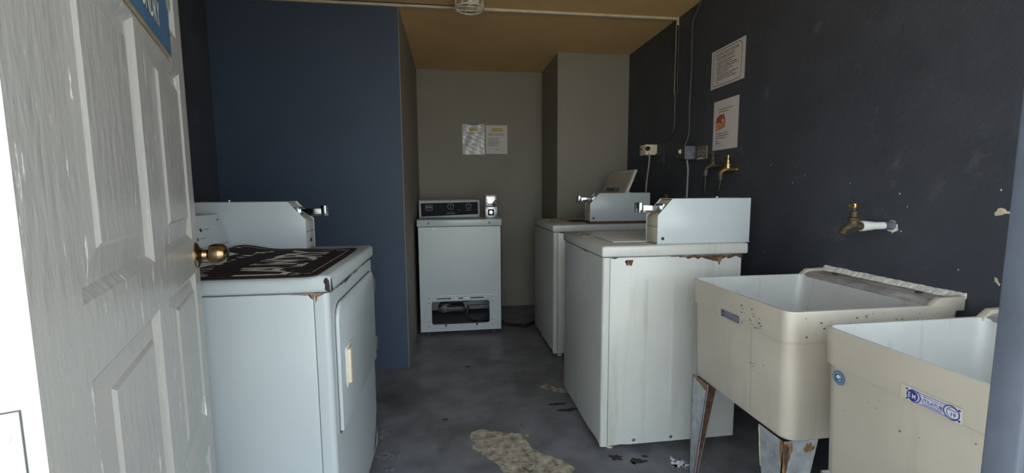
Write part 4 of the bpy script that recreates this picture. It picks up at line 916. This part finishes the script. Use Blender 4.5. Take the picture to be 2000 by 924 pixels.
# ---------------------------------------------------------------- ceiling lamp
LXc, LYc, LZ = .131, 2.64, 2.192
t = thing('ceiling_lamp', (LXc, LYc, CE), 'round caged bulkhead lamp on the ochre ceiling', 'ceiling lamp')
b = MB(); b.lathe((LXc, LYc, CE), -Z, [(.084, 0), (.084, .050), (.080, .053)], 'lamp', n=40); b.build('lamp_base', t)
b = MB(); b.tube([(LXc+.080*math.cos(2*PI*i/40), LYc+.080*math.sin(2*PI*i/40), LZ) for i in range(41)], .0045, 'lamp', n=8, cap=False)
for i in range(8):
    a = 2*PI*i/8+.2; b.tube([(LXc+.080*math.cos(a), LYc+.080*math.sin(a), LZ), (LXc+.080*math.cos(a), LYc+.080*math.sin(a), CE-.046)], .003, 'lamp', n=6)
for (xa, ya, xb_, yb) in ((-.072, -.03, .072, -.03), (-.074, .025, .074, .025), (-.03, -.072, -.03, .072), (.035, -.07, .035, .07)):
    b.tube([(LXc+xa, LYc+ya, LZ), (LXc+xb_, LYc+yb, LZ)], .003, 'lamp', n=6)
b.build('lamp_cage', t)
b = MB(); b.lathe((LXc+.005, LYc+.01, CE-.046), -Z, [(.016, 0), (.018, .01), (.020, .02), (.014, .030), (.004, .034)], 'white', n=20); b.box(LXc+.022, LXc+.052, LYc-.015, LYc+.02, CE-.075, CE-.046, 'lamp', bev=.002); b.build('lamp_holder', t)

# ---------------------------------------------------------------- small litter
b = MB(); rnd = random.Random(11)
def powder(cx, cyy, ra, rb, s_): b.blob((0, 0, 0), X, Y, (cx, cyy), ra, rb, 'powder', off=.002, seed=s_, rough=.5, n=22)
powder(.945, 1.655, .026, .022, 1); powder(.93, 1.69, .008, .022, 2); powder(.97, 1.64, .02, .007, 3)
for i in range(60):
    r_ = rnd.gauss(0, .03); q = rnd.gauss(0, .025); powder(.95+r_, 1.645+q, .0015, .0015, i+5)
o = b.build('soap_powder', smooth=0); tag(o, 'small spill of white soap powder on the floor by the sink leg', 'spilled powder'); o['kind'] = 'stuff'
for i, (px_, py_, s_, lab) in enumerate([(-.05, 2.17, .014, 'tiny dark leaf scrap on the floor between the concrete patch and the dryer'), (-.30, 2.46, .014, 'tiny dark leaf scrap on the floor just in front of the blue wall'), (.09, 2.83, .016, 'tiny brown leaf scrap lying mid-floor before the far washer')]):
    b = MB(); V = []
    for k_ in range(9):
        a = 2*PI*k_/9; V.append(b.bm.verts.new((px_+s_*math.cos(a)*(1.3 if k_ % 2 else .8), py_+s_*.6*math.sin(a), .003+.004*abs(math.sin(a)))))
    f = b.bm.faces.new(V); b.mi('leaf'); r_ = bmesh.ops.extrude_face_region(b.bm, geom=[f]); bmesh.ops.translate(b.bm, verts=[v for v in r_['geom'] if isinstance(v, bmesh.types.BMVert)], vec=(0, 0, -.002))
    tag(b.build('dry_leaf', smooth=0), lab, 'leaf')
